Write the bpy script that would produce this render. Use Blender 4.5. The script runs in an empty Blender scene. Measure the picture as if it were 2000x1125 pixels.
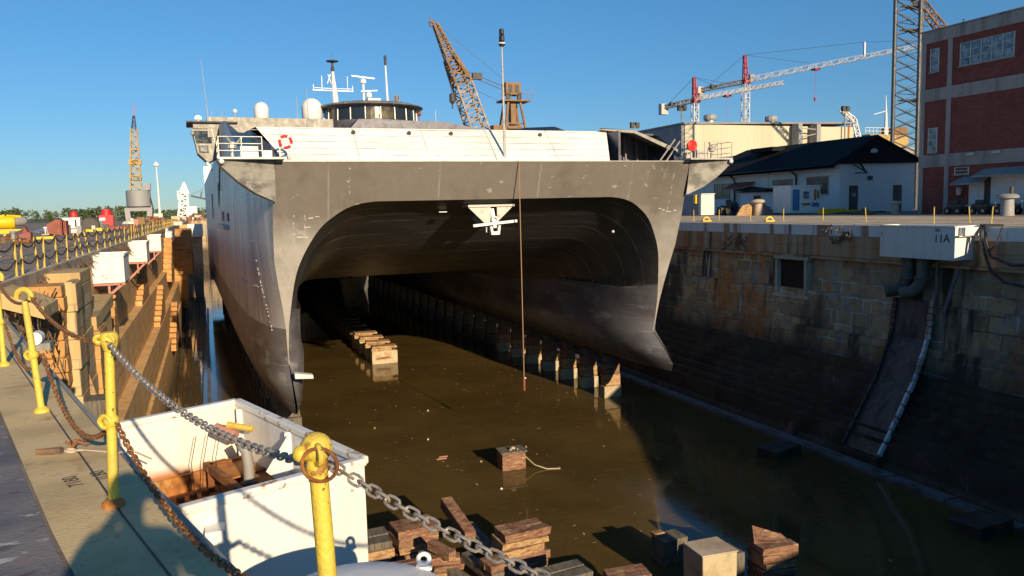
import bpy, math, random
from mathutils import Vector, Matrix
C = bpy.context.scene
R = math.radians
random.seed(7)

# ---------------------------------------------------------------- camera, sky, sun, exposure
cam_d = bpy.data.cameras.new("Camera"); cam = bpy.data.objects.new("Camera", cam_d)
C.collection.objects.link(cam); C.camera = cam
cam_d.sensor_width = 36.0; cam_d.lens = 36.0*1555/2000
cam_d.clip_start = 0.05; cam_d.clip_end = 6000
_rt = Vector((0.93378331,-0.35709304,-0.02309291)); _up = Vector((0.05742247,0.08583392,0.99465331)); _f = Vector((0.35320162,0.93011671,-0.10065545))
m = Matrix(((_rt.x,_up.x,-_f.x,0),(_rt.y,_up.y,-_f.y,0),(_rt.z,_up.z,-_f.z,1.65),(0,0,0,1)))
cam.matrix_world = m

SUN_EL, SUN_AZ = 17.3, -6.2      # shadows point to azimuth -8 deg (left of +Y)
W = bpy.data.worlds.new("World"); C.world = W; W.use_nodes = True
nt = W.node_tree; nt.nodes.clear()
sk = nt.nodes.new('ShaderNodeTexSky'); sk.sky_type = 'NISHITA'; sk.sun_disc = False
sk.sun_elevation = R(SUN_EL); sk.sun_rotation = R(180+SUN_AZ)
sk.air_density = 1.0; sk.dust_density = 0.0; sk.ozone_density = 3.0; sk.altitude = 0
hs = nt.nodes.new('ShaderNodeHueSaturation'); hs.inputs['Saturation'].default_value = 1.08
bg = nt.nodes.new('ShaderNodeBackground'); bg.inputs[1].default_value = 0.088
ow = nt.nodes.new('ShaderNodeOutputWorld')
nt.links.new(sk.outputs[0], hs.inputs['Color']); 
tcw = nt.nodes.new('ShaderNodeTexCoord'); sxw = nt.nodes.new('ShaderNodeSeparateXYZ'); nt.links.new(tcw.outputs['Generated'], sxw.inputs[0])
mrw = nt.nodes.new('ShaderNodeMapRange'); mrw.inputs[1].default_value = 0.0; mrw.inputs[2].default_value = 0.28; nt.links.new(sxw.outputs[2], mrw.inputs[0])
mxw = nt.nodes.new('ShaderNodeMix'); mxw.data_type = 'RGBA'; mxw.inputs[6].default_value = (0.43,0.60,0.88,1); mxw.inputs[7].default_value = (0.52,0.88,1.04,1); nt.links.new(mrw.outputs[0], mxw.inputs[0])
mlw = nt.nodes.new('ShaderNodeMix'); mlw.data_type = 'RGBA'; mlw.blend_type = 'MULTIPLY'; mlw.inputs[0].default_value = 1.0
nt.links.new(hs.outputs[0], mlw.inputs[6]); nt.links.new(mxw.outputs[2], mlw.inputs[7]); nt.links.new(mlw.outputs[2], bg.inputs[0]); nt.links.new(bg.outputs[0], ow.inputs[0])
sd = bpy.data.lights.new("Sun", 'SUN'); sd.energy = 5.0; sd.angle = R(0.5); sd.color = (1.0, 0.80, 0.54)
so = bpy.data.objects.new("Sun", sd); C.collection.objects.link(so); so.location = (10,-40,30)
_d = Vector((math.sin(R(SUN_AZ))*math.cos(R(SUN_EL)), math.cos(R(SUN_AZ))*math.cos(R(SUN_EL)), -math.sin(R(SUN_EL))))
so.rotation_euler = _d.to_track_quat('-Z','Y').to_euler()
C.view_settings.view_transform = 'Standard'; C.view_settings.look = 'None'
C.view_settings.exposure = 0.27; C.view_settings.gamma = 1.0
C.render.engine = 'CYCLES'
C.cycles.max_bounces = 6; C.cycles.diffuse_bounces = 3; C.cycles.glossy_bounces = 4

# ---------------------------------------------------------------- materials
def L(ntree, a, b): ntree.links.new(a, b)
def _noise(t, vec, scale, detail=4, rough=0.55, stretch=(1,1,1), off=0.0):
    mp = t.nodes.new('ShaderNodeMapping'); mp.inputs['Scale'].default_value = stretch
    mp.inputs['Location'].default_value = (off, off*1.7, off*0.3)
    L(t, vec, mp.inputs[0])
    n = t.nodes.new('ShaderNodeTexNoise'); n.inputs['Scale'].default_value = scale
    n.inputs['Detail'].default_value = detail; n.inputs['Roughness'].default_value = rough
    L(t, mp.outputs[0], n.inputs[0]); return n.outputs[0]
def _ramp(t, fac, lo, hi):
    r = t.nodes.new('ShaderNodeMapRange'); r.inputs[1].default_value = lo; r.inputs[2].default_value = hi
    r.clamp = True; L(t, fac, r.inputs[0]); return r.outputs[0]
def _mix(t, fac, a, b, mode='MIX'):
    n = t.nodes.new('ShaderNodeMix'); n.data_type = 'RGBA'; n.blend_type = mode
    if hasattr(fac, 'is_linked'): L(t, fac, n.inputs[0])
    else: n.inputs[0].default_value = fac
    for s, i in ((a, 6), (b, 7)):
        if hasattr(s, 'is_linked'): L(t, s, n.inputs[i])
        else: n.inputs[i].default_value = (*s, 1)
    return n.outputs[2]
def _math(t, op, a, b=None):
    n = t.nodes.new('ShaderNodeMath'); n.operation = op
    for i, s in enumerate((a, b)):
        if s is None: continue
        if hasattr(s, 'is_linked'): L(t, s, n.inputs[i])
        else: n.inputs[i].default_value = s
    return n.outputs[0]
MATS = {}
def M(name, col, rough=0.7, metal=0.0, layers=(), bump=0.0, bscale=8.0, brick=None, spec=0.5, bands=None, wave=None, emit=None, post=()):
    """layers: (colour, scale, lo, hi, stretch[, amount]) noise masks. brick: (w, h, mortar colour, mortar size, colour2, mortar amount)"""
    mt = bpy.data.materials.new(name); mt.use_nodes = True; t = mt.node_tree
    b = t.nodes['Principled BSDF']
    geo = t.nodes.new('ShaderNodeNewGeometry'); pos = geo.outputs['Position']
    c = None
    height = None
    if brick:
        sx = t.nodes.new('ShaderNodeSeparateXYZ'); L(t, pos, sx.inputs[0])
        u = _math(t, 'ADD', sx.outputs[0], sx.outputs[1])
        cb = t.nodes.new('ShaderNodeCombineXYZ'); L(t, u, cb.inputs[0]); L(t, sx.outputs[2], cb.inputs[1])
        # wobble the joints
        nw = t.nodes.new('ShaderNodeTexNoise'); nw.inputs['Scale'].default_value = 1.3; L(t, pos, nw.inputs[0])
        sc = t.nodes.new('ShaderNodeVectorMath'); sc.operation = 'SCALE'; L(t, nw.outputs[1], sc.inputs[0]); sc.inputs['Scale'].default_value = brick[0]*0.10
        ad = t.nodes.new('ShaderNodeVectorMath'); ad.operation = 'ADD'; L(t, cb.outputs[0], ad.inputs[0]); L(t, sc.outputs[0], ad.inputs[1])
        bt = t.nodes.new('ShaderNodeTexBrick'); L(t, ad.outputs[0], bt.inputs[0])
        bt.inputs['Color1'].default_value = (*col, 1); bt.inputs['Color2'].default_value = (*brick[4], 1)
        bt.inputs['Mortar'].default_value = (*brick[2], 1)
        bt.inputs['Scale'].default_value = 1.0; bt.inputs['Brick Width'].default_value = brick[0]; bt.inputs['Row Height'].default_value = brick[1]
        bt.inputs['Mortar Size'].default_value = brick[3]; bt.inputs['Mortar Smooth'].default_value = 0.4; bt.inputs['Bias'].default_value = 0.0
        # mortar only shows in places
        mk = _math(t, 'MULTIPLY', bt.outputs[1], _ramp(t, _noise(t, pos, 0.35, 5, 0.6, off=3.1), 0.40, 0.60))
        bt2 = t.nodes.new('ShaderNodeTexBrick'); L(t, ad.outputs[0], bt2.inputs[0])
        bt2.inputs['Color1'].default_value = (*col, 1); bt2.inputs['Color2'].default_value = (*brick[4], 1); bt2.inputs['Mortar'].default_value = tuple(x*0.45 for x in col)+(1,)
        bt2.inputs['Scale'].default_value = 1.0; bt2.inputs['Brick Width'].default_value = brick[0]; bt2.inputs['Row Height'].default_value = brick[1]; bt2.inputs['Mortar Size'].default_value = brick[3]
        c = _mix(t, _math(t, 'MULTIPLY', mk, brick[5]), bt2.outputs[0], brick[2])
        height = _math(t, 'SUBTRACT', 1.0, bt.outputs[1])
    for i, ly in enumerate(layers):
        c2, s, lo, hi, st = ly[:5]; amt = ly[5] if len(ly) > 5 else 1.0
        f = _ramp(t, _noise(t, pos, s, 6, 0.62, st, off=i*7.3+len(name)), lo, hi)
        if amt != 1.0: f = _math(t, 'MULTIPLY', f, amt)
        c = _mix(t, f, c if c is not None else col, c2)
    if bands:   # stains keyed to world height: (z_lo, z_hi, colour, amount)
        sx2 = t.nodes.new('ShaderNodeSeparateXYZ'); L(t, pos, sx2.inputs[0])
        for (z0, z1, cc, am) in bands:
            jit = _math(t, 'MULTIPLY', _noise(t, pos, 0.9, 4, 0.6), abs(z1-z0)*0.9+0.3)
            zz = _math(t, 'ADD', sx2.outputs[2], jit)
            f = _math(t, 'MULTIPLY', _ramp(t, zz, z0, z1), am)
            c = _mix(t, f, c if c is not None else col, cc)
    if wave:    # thin lines (weld seams, planks): (axis index, period, width, colour, amount)
        sx3 = t.nodes.new('ShaderNodeSeparateXYZ'); L(t, pos, sx3.inputs[0])
        for (ax, per, wd, cc, am) in wave:
            v = _math(t, 'ADD', sx3.outputs[ax], _math(t, 'MULTIPLY', _noise(t, pos, 0.3, 2), 0.1))
            fr = _math(t, 'FRACT', _math(t, 'DIVIDE', v, per))
            f = _math(t, 'LESS_THAN', fr, wd/per)
            f = _math(t, 'MULTIPLY', f, _math(t, 'MULTIPLY', _ramp(t, _noise(t, pos, 0.8, 5, 0.6, off=ax*5), 0.35, 0.62), am))
            c = _mix(t, f, c if c is not None else col, cc)
    for i, ly in enumerate(post):
        c2, s, lo, hi, st = ly[:5]; amt = ly[5] if len(ly) > 5 else 1.0
        c = _mix(t, _math(t, 'MULTIPLY', _ramp(t, _noise(t, pos, s, 6, 0.62, st, off=31+i*5.1), lo, hi), amt), c if c is not None else col, c2)
    if c is None: b.inputs['Base Color'].default_value = (*col, 1)
    else: L(t, c, b.inputs['Base Color'])
    b.inputs['Metallic'].default_value = metal
    b.inputs['Specular IOR Level'].default_value = spec
    rn = _noise(t, pos, 2.3, 5, 0.6, off=11)
    rr = t.nodes.new('ShaderNodeMapRange'); rr.inputs[1].default_value = 0.3; rr.inputs[2].default_value = 0.7
    rr.inputs[3].default_value = max(0.0, rough-0.08); rr.inputs[4].default_value = min(1, rough+0.1); L(t, rn, rr.inputs[0]); L(t, rr.outputs[0], b.inputs['Roughness'])
    if bump > 0:
        bn = t.nodes.new('ShaderNodeBump'); bn.inputs['Strength'].default_value = bump; bn.inputs['Distance'].default_value = 0.03
        h = _noise(t, pos, bscale, 6, 0.6)
        if height is not None: h = _math(t, 'ADD', h, _math(t, 'MULTIPLY', height, 0.8))
        L(t, h, bn.inputs['Height']); L(t, bn.outputs[0], b.inputs['Normal'])
    if emit:
        b.inputs['Emission Color'].default_value = (*emit[0], 1); b.inputs['Emission Strength'].default_value = emit[1]
    MATS[name] = mt; return mt
U = (1,1,1); ST = (1,1,0.07)   # ST: noise stretched into vertical streaks
RUST = (0.20,0.07,0.02); ORANGE = (0.42,0.15,0.03)
M('asphalt', (0.27,0.215,0.165), 0.85, layers=[((0.17,0.135,0.105),0.5,0.45,0.6,U),((0.38,0.31,0.24),3.0,0.55,0.7,U,0.7)], bump=0.25, bscale=20)
M('deck_asphalt', (0.215,0.195,0.195), 0.75, layers=[((0.12,0.115,0.135),1.1,0.42,0.60,U),((0.30,0.23,0.17),2.2,0.58,0.70,U,0.5),((0.60,0.57,0.53),5.0,0.60,0.62,(0.5,1.6,1),0.7),((0.34,0.15,0.11),4.2,0.63,0.66,(1.5,0.6,1),0.5),((0.06,0.055,0.07),3.0,0.60,0.68,U,0.7)], bump=0.3, bscale=35)
M('deck_strip', (0.70,0.53,0.27), 0.8, layers=[((0.54,0.40,0.20),1.6,0.46,0.65,U),((0.44,0.22,0.07),3.2,0.59,0.71,U,0.75),((0.26,0.20,0.13),14,0.60,0.70,U,0.6),((0.16,0.13,0.10),1.1,0.66,0.70,U,0.6)], bump=0.25, bscale=40)
M('quay_concrete', (0.58,0.48,0.35), 0.85, layers=[((0.40,0.31,0.22),0.7,0.42,0.62,U),((0.66,0.57,0.44),4,0.58,0.7,U,0.5)], bump=0.25)
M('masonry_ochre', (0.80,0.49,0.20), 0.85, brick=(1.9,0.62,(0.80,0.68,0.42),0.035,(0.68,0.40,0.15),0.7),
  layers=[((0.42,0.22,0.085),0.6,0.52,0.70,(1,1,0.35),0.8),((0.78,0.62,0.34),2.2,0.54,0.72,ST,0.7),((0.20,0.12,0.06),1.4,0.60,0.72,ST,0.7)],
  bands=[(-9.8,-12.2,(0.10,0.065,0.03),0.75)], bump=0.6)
M('masonry_pale', (0.60,0.45,0.22), 0.85, brick=(1.4,0.85,(0.70,0.62,0.40),0.03,(0.52,0.36,0.15),0.7),
  layers=[((0.34,0.20,0.09),0.9,0.50,0.66,ST,0.85),((0.66,0.56,0.36),2.5,0.58,0.7,ST,0.7)], bump=0.4)
M('masonry_orange', (0.56,0.29,0.095), 0.85, layers=[((0.36,0.18,0.065),1.6,0.47,0.66,U,0.85),((0.62,0.46,0.20),1.3,0.55,0.70,(1,1,1.6),0.7),((0.17,0.10,0.05),2.2,0.60,0.72,ST,0.75)], bump=0.5)
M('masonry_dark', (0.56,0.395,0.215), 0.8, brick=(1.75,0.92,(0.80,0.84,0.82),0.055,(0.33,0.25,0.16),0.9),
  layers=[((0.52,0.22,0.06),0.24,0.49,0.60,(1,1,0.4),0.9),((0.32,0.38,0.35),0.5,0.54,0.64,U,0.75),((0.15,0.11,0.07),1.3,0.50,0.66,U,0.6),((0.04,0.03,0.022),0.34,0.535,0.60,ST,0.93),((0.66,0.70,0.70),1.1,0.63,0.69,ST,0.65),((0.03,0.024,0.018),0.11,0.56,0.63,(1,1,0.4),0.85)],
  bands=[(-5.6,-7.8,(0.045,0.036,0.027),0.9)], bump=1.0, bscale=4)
M('pipe_dark', (0.17,0.15,0.12), 0.7, layers=[((0.08,0.07,0.055),1.2,0.46,0.62,ST,0.8),((0.32,0.30,0.27),1.6,0.6,0.7,U,0.6)], bump=0.3)
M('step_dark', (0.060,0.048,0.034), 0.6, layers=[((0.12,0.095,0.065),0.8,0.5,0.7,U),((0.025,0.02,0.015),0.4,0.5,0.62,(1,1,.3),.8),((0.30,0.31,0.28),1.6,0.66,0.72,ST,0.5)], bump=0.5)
M('coping', (0.80,0.80,0.78), 0.8, layers=[((0.36,0.16,0.08),0.8,0.54,0.62,ST,0.85),((0.10,0.08,0.06),1.2,0.58,0.66,ST,0.85)], bump=0.35)
M('coping_rust', (0.46,0.33,0.20), 0.8, layers=[((0.44,0.17,0.06),0.7,0.47,0.60,ST,0.85),((0.07,0.05,0.035),0.9,0.57,0.66,ST,0.85),((0.60,0.55,0.46),1.0,0.60,0.70,ST,0.6)], wave=[(2,0.7,0.05,(0.12,0.08,0.055),0.7)], bump=0.5)
M('kerb_stone', (0.17,0.165,0.17), 0.5, layers=[((0.07,0.06,0.05),0.9,0.5,0.65,U),((0.3,0.28,0.25),2,0.62,0.7,U,0.5)], bump=0.3)
M('mud', (0.11,0.085,0.045), 0.8, layers=[((0.06,0.05,0.03),0.6,0.45,0.6,U)])
M('white_paint', (0.80,0.78,0.73), 0.5, layers=[((0.70,0.65,0.55),1.4,0.50,0.70,ST,0.7),((0.60,0.50,0.36),4.0,0.60,0.70,ST,0.5),((0.45,0.20,0.06),2.6,0.665,0.71,(1,1,.5),0.85),((0.30,0.12,0.04),9,0.68,0.71,U,0.8)], bump=0.12)
M('white_rusty', (0.80,0.77,0.70), 0.5, layers=[((0.74,0.64,0.46),1.6,0.50,0.68,ST,0.7),(ORANGE,4.5,0.60,0.64,(1,1,0.7),0.9),(RUST,9.0,0.62,0.66,U,0.7)], bump=0.15)
M('bin_inside', (0.80,0.77,0.70), 0.5, layers=[((0.76,0.62,0.38),1.2,0.46,0.66,ST,0.7)], bands=[(-.26,-.36,ORANGE,.95),(-.44,-.56,RUST,.95)], bump=0.15)
M('white_clean', (0.80,0.80,0.78), 0.4, layers=[((0.66,0.66,0.64),2.0,0.55,0.75,U,0.5)])
M('rust', RUST, 0.8, layers=[((0.40,0.15,0.035),2.5,0.47,0.6,U),((0.07,0.03,0.015),5,0.55,0.68,U)], bump=0.5, bscale=25)
M('rust_orange', (0.46,0.18,0.04), 0.8, layers=[((0.16,0.055,0.02),3.5,0.45,0.6,U),((0.62,0.42,0.16),2.5,0.57,0.68,U,0.8)], bump=0.4, bscale=20)
M('yellow_paint', (0.72,0.54,0.065), 0.45, layers=[((0.60,0.42,0.08),5,0.48,0.66,U,0.7),((0.30,0.12,0.03),9,0.63,0.67,U,0.85),((0.10,0.05,0.02),26,0.64,0.67,U,0.9),((0.78,0.68,0.35),15,0.66,0.70,U,0.6)], bump=0.35, bscale=60)
M('yellow_old', (0.62,0.45,0.08), 0.6, layers=[((0.34,0.20,0.05),6,0.55,0.66,U,0.8)])
M('yellow_bright', (0.80,0.52,0.01), 0.45, layers=[((0.62,0.38,0.01),0.9,0.5,0.7,U,0.6)])
M('chain_galv', (0.40,0.37,0.33), 0.45, metal=0.45, layers=[((0.24,0.17,0.11),40,0.5,0.65,U,0.8)])
M('chain_rust', (0.20,0.085,0.035), 0.7, layers=[((0.42,0.20,0.05),30,0.5,0.62,U),((0.08,0.04,0.02),60,0.55,0.65,U)], bump=0.4, bscale=120)
M('dark_chain', (0.06,0.04,0.03), 0.8)
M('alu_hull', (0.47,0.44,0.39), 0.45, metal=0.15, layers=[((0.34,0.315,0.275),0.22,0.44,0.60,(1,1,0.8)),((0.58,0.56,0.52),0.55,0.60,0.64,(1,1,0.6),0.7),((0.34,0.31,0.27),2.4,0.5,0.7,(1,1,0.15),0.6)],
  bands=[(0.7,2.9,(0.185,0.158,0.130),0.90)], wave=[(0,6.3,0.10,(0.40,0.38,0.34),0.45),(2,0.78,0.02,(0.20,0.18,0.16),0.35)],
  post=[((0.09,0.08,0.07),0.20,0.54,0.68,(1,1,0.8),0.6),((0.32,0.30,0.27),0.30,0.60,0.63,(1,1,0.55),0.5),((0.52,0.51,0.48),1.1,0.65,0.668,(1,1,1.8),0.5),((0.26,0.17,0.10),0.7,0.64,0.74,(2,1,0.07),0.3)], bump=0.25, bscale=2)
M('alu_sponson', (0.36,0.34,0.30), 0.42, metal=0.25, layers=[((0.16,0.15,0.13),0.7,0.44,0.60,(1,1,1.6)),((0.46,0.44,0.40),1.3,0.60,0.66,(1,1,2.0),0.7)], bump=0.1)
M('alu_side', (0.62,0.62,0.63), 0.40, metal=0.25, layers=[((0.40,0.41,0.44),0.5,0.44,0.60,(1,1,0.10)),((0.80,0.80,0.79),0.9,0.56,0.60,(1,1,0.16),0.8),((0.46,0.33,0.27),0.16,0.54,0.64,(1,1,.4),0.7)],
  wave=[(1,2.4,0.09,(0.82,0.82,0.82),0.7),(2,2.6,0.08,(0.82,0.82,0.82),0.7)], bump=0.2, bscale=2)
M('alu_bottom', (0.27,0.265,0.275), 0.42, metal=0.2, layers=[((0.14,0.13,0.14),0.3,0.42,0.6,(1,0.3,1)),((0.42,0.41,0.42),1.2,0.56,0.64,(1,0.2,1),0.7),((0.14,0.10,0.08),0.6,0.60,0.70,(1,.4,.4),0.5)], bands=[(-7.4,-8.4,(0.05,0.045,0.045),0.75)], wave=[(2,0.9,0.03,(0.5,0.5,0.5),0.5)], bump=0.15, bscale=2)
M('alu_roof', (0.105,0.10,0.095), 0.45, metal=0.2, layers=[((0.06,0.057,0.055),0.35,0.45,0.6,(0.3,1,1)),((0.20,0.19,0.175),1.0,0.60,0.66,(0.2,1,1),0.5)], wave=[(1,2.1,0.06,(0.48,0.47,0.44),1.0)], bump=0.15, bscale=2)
M('alu_bright', (0.88,0.865,0.82), 0.45, layers=[((0.72,0.69,0.63),0.35,0.48,0.66,(0.5,1,2),0.8),((0.92,0.91,0.89),1.2,0.58,0.66,(0.1,1,4),0.7),((0.50,0.45,0.38),2.2,0.64,0.70,(1.5,1,.3),0.5)], wave=[(2,0.40,0.05,(0.34,0.31,0.27),0.9),(0,4.1,0.09,(0.38,0.34,0.29),0.9)])
M('alu_grey', (0.235,0.22,0.19), 0.5, metal=0.25, layers=[((0.165,0.15,0.13),1.0,0.48,0.65,U),((0.42,0.40,0.36),1.6,0.60,0.67,(1,1,0.2),0.6)], wave=[(0,2.2,0.06,(0.12,0.11,0.10),0.7)], bump=0.1)
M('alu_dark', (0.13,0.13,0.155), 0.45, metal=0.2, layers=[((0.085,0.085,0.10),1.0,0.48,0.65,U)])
M('ship_white', (0.78,0.77,0.74), 0.4)
M('ship_white_dull', (0.50,0.475,0.43), 0.5)
M('steel_light', (0.50,0.47,0.42), 0.45, metal=0.3, layers=[((0.30,0.27,0.23),3,0.52,0.66,U,0.7)])
M('black', (0.012,0.012,0.013), 0.5)
M('dark_steel', (0.06,0.055,0.05), 0.6, layers=[((0.12,0.07,0.04),3,0.55,0.68,U,0.6)])
M('window_dark', (0.02,0.022,0.022), 0.12, spec=0.8)
M('window_tint', (0.16,0.125,0.045), 0.15, spec=0.8, layers=[((0.04,0.035,0.02),0.5,0.45,0.6,U)])
M('window_blue', (0.10,0.14,0.19), 0.25, spec=0.8, layers=[((0.28,0.34,0.40),1.2,0.45,0.6,U),((0.03,0.04,0.05),2.0,0.55,0.63,U)])
M('buoy_red', (0.62,0.03,0.02), 0.5)
M('brick_red', (0.25,0.075,0.058), 0.85, brick=(0.42,0.14,(0.22,0.09,0.07),0.012,(0.20,0.045,0.03),0.5), layers=[((0.15,0.04,0.03),0.5,0.5,0.66,U,0.6),((0.34,0.10,0.07),0.8,0.6,0.7,ST,0.4)], bump=0.2)
M('concrete_trim', (0.34,0.32,0.30), 0.85, layers=[((0.19,0.17,0.15),0.9,0.47,0.64,ST,0.7),((0.44,0.42,0.39),2,0.58,0.7,U,0.6)], bump=0.2)
M('white_wall', (0.84,0.84,0.81), 0.7, layers=[((0.66,0.66,0.63),0.4,0.48,0.66,(1,1,0.5),0.7),((0.30,0.27,0.22),0.7,0.62,0.73,ST,0.6)], brick=(0.4,0.2,(0.74,0.74,0.72),0.012,(0.80,0.80,0.78),0.4), bump=0.15)
M('black_roof', (0.014,0.014,0.016), 0.8, spec=0.15, wave=[(1,0.6,0.05,(0.03,0.03,0.032),0.9)], layers=[((0.026,0.026,0.028),0.6,0.5,0.7,U,0.7)])
M('tan_metal', (0.60,0.53,0.38), 0.55, wave=[(0,0.9,0.10,(0.44,0.38,0.26),0.9)], layers=[((0.52,0.45,0.30),0.2,0.48,0.66,ST,0.7),((0.50,0.25,0.06),0.11,0.640,0.68,(1,1,0.03),0.9)])
M('grey_metal', (0.24,0.25,0.27), 0.6, layers=[((0.18,0.19,0.21),0.3,0.48,0.66,U)])
M('tan_shade_side', (0.22,0.21,0.19), 0.6, wave=[(1,0.9,0.10,(0.15,0.145,0.13),0.9)])
M('crane_orange', (0.24,0.125,0.045), 0.6, layers=[((0.13,0.07,0.035),0.5,0.46,0.62,U,0.7)])
M('crane_yellow', (0.46,0.31,0.10), 0.6, layers=[((0.28,0.17,0.07),0.6,0.48,0.64,U,0.8)])
M('crane_grey', (0.30,0.30,0.30), 0.6, layers=[((0.22,0.22,0.22),0.4,0.48,0.62,ST,0.7)])
M('crane_white', (0.72,0.70,0.68), 0.5)
M('crane_red', (0.42,0.05,0.07), 0.5)
M('tower_steel', (0.05,0.058,0.068), 0.5, metal=0.2, layers=[((0.14,0.10,0.07),0.8,0.58,0.70,U,0.5)])
M('red_paint', (0.62,0.025,0.03), 0.5, layers=[((0.42,0.02,0.02),0.8,0.5,0.7,U,0.6)])
M('red_oxide', (0.30,0.085,0.065), 0.7, layers=[((0.20,0.06,0.04),1.1,0.48,0.64,U,0.8),((0.42,0.25,0.18),2.5,0.62,0.7,U,0.5)])
M('wood_red', (0.27,0.15,0.09), 0.85, layers=[((0.17,0.065,0.035),2.2,0.45,0.62,(1.2,1.2,4)),((0.50,0.32,0.17),2.6,0.55,0.66,(0.6,0.6,5),0.85),((0.07,0.04,0.025),6,0.58,0.64,(1,1,3),0.8)], bump=0.9, bscale=9)
M('wood_tan', (0.46,0.29,0.14), 0.85, layers=[((0.24,0.12,0.055),2.2,0.46,0.62,(1.2,1.2,4)),((0.60,0.46,0.28),3.5,0.58,0.68,U,0.8),((0.10,0.06,0.03),6,0.60,0.66,(1,1,3),0.8)], bump=0.9, bscale=9)
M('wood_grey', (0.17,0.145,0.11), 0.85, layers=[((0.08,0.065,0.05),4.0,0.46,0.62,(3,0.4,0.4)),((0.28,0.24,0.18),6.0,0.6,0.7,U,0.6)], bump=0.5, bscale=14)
M('block_concrete', (0.52,0.43,0.27), 0.85, layers=[((0.38,0.29,0.17),1.5,0.48,0.64,U),((0.42,0.14,0.06),1.1,0.60,0.68,U,0.7)], bump=0.4)
M('scrap', (0.12,0.09,0.065), 0.8, layers=[((0.26,0.14,0.07),3,0.5,0.6,U),((0.4,0.37,0.32),5,0.63,0.68,U)])
M('pink_sheet', (0.48,0.22,0.16), 0.8)
M('foliage', (0.060,0.090,0.030), 0.9, layers=[((0.11,0.14,0.05),0.10,0.48,0.62,U),((0.03,0.05,0.02),0.25,0.55,0.68,U)])
M('field', (0.13,0.115,0.075), 0.9, layers=[((0.075,0.08,0.045),0.03,0.45,0.6,U)])
M('skin', (0.45,0.27,0.19), 0.6); M('shirt', (0.08,0.11,0.2), 0.9); M('trousers', (0.05,0.05,0.06), 0.9); M('hair', (0.03,0.02,0.015), 0.8)
M('hose', (0.03,0.03,0.035), 0.5, layers=[((0.22,0.20,0.18),6,0.58,0.66,U,0.7)])
M('rope_rust', (0.35,0.20,0.12), 0.8)
M('blue_paint', (0.05,0.20,0.42), 0.5)
M('cabinet_blue', (0.14,0.18,0.27), 0.6); M('cabinet_white', (0.62,0.66,0.62), 0.6, layers=[((0.48,0.52,0.5),1.2,0.5,0.66,ST,0.6)])
M('tarp', (0.02,0.021,0.024), 0.7)
M('pipe_grey', (0.30,0.29,0.26), 0.6, layers=[((0.17,0.14,0.11),1.5,0.5,0.65,ST,0.7)])
M('lettering', (0.015,0.02,0.06), 0.6)
# water: murky brown with a smooth reflecting surface
wm = bpy.data.materials.new('dock_water'); wm.use_nodes = True; t = wm.node_tree; b = t.nodes['Principled BSDF']
geo = t.nodes.new('ShaderNodeNewGeometry'); pos = geo.outputs['Position']
c = _mix(t, _ramp(t, _noise(t, pos, 0.14, 6, 0.65), 0.40, 0.62), (0.118,0.078,0.024), (0.080,0.054,0.018))
c = _mix(t, _math(t, 'MULTIPLY', _ramp(t, _noise(t, pos, 0.9, 6, 0.7, (1,2.2,1), off=4), 0.54, 0.70), 0.35), c, (0.17,0.12,0.05))
c = _mix(t, _math(t, 'MULTIPLY', _ramp(t, _noise(t, pos, 7.0, 3, 0.5, off=9), 0.70, 0.74), 0.5), c, (0.28,0.24,0.15))
L(t, c, b.inputs['Base Color']); b.inputs['IOR'].default_value = 1.33
rw_ = t.nodes.new('ShaderNodeMapRange'); rw_.inputs[1].default_value = 0.45; rw_.inputs[2].default_value = 0.65; rw_.inputs[3].default_value = 0.02; rw_.inputs[4].default_value = 0.11
L(t, _noise(t, pos, 0.25, 5, 0.6, off=8), rw_.inputs[0]); L(t, rw_.outputs[0], b.inputs['Roughness'])
bn = t.nodes.new('ShaderNodeBump'); bn.inputs['Strength'].default_value = 0.06; bn.inputs['Distance'].default_value = 0.05
L(t, _math(t, 'ADD', _noise(t, pos, 2.2, 3, 0.5), _math(t, 'MULTIPLY', _noise(t, pos, 9.0, 2, 0.5, off=2), 0.25)), bn.inputs['Height']); L(t, bn.outputs[0], b.inputs['Normal'])
MATS['water'] = wm

# picture measurements (2000 x 1125) turned into places in the world, used for the far background
def ray(px,py): return (_rt*((px-1000)/1555)-_up*((py-562.5)/1555)+_f)
def at(px,py,Y): d=ray(px,py); return Vector((0,0,1.65))+d*(Y/d.y)
def G(px,py,z=0.0): d=ray(px,py); return Vector((0,0,1.65))+d*((z-1.65)/d.z)
# ---------------------------------------------------------------- mesh builder
WL = {}
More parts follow.
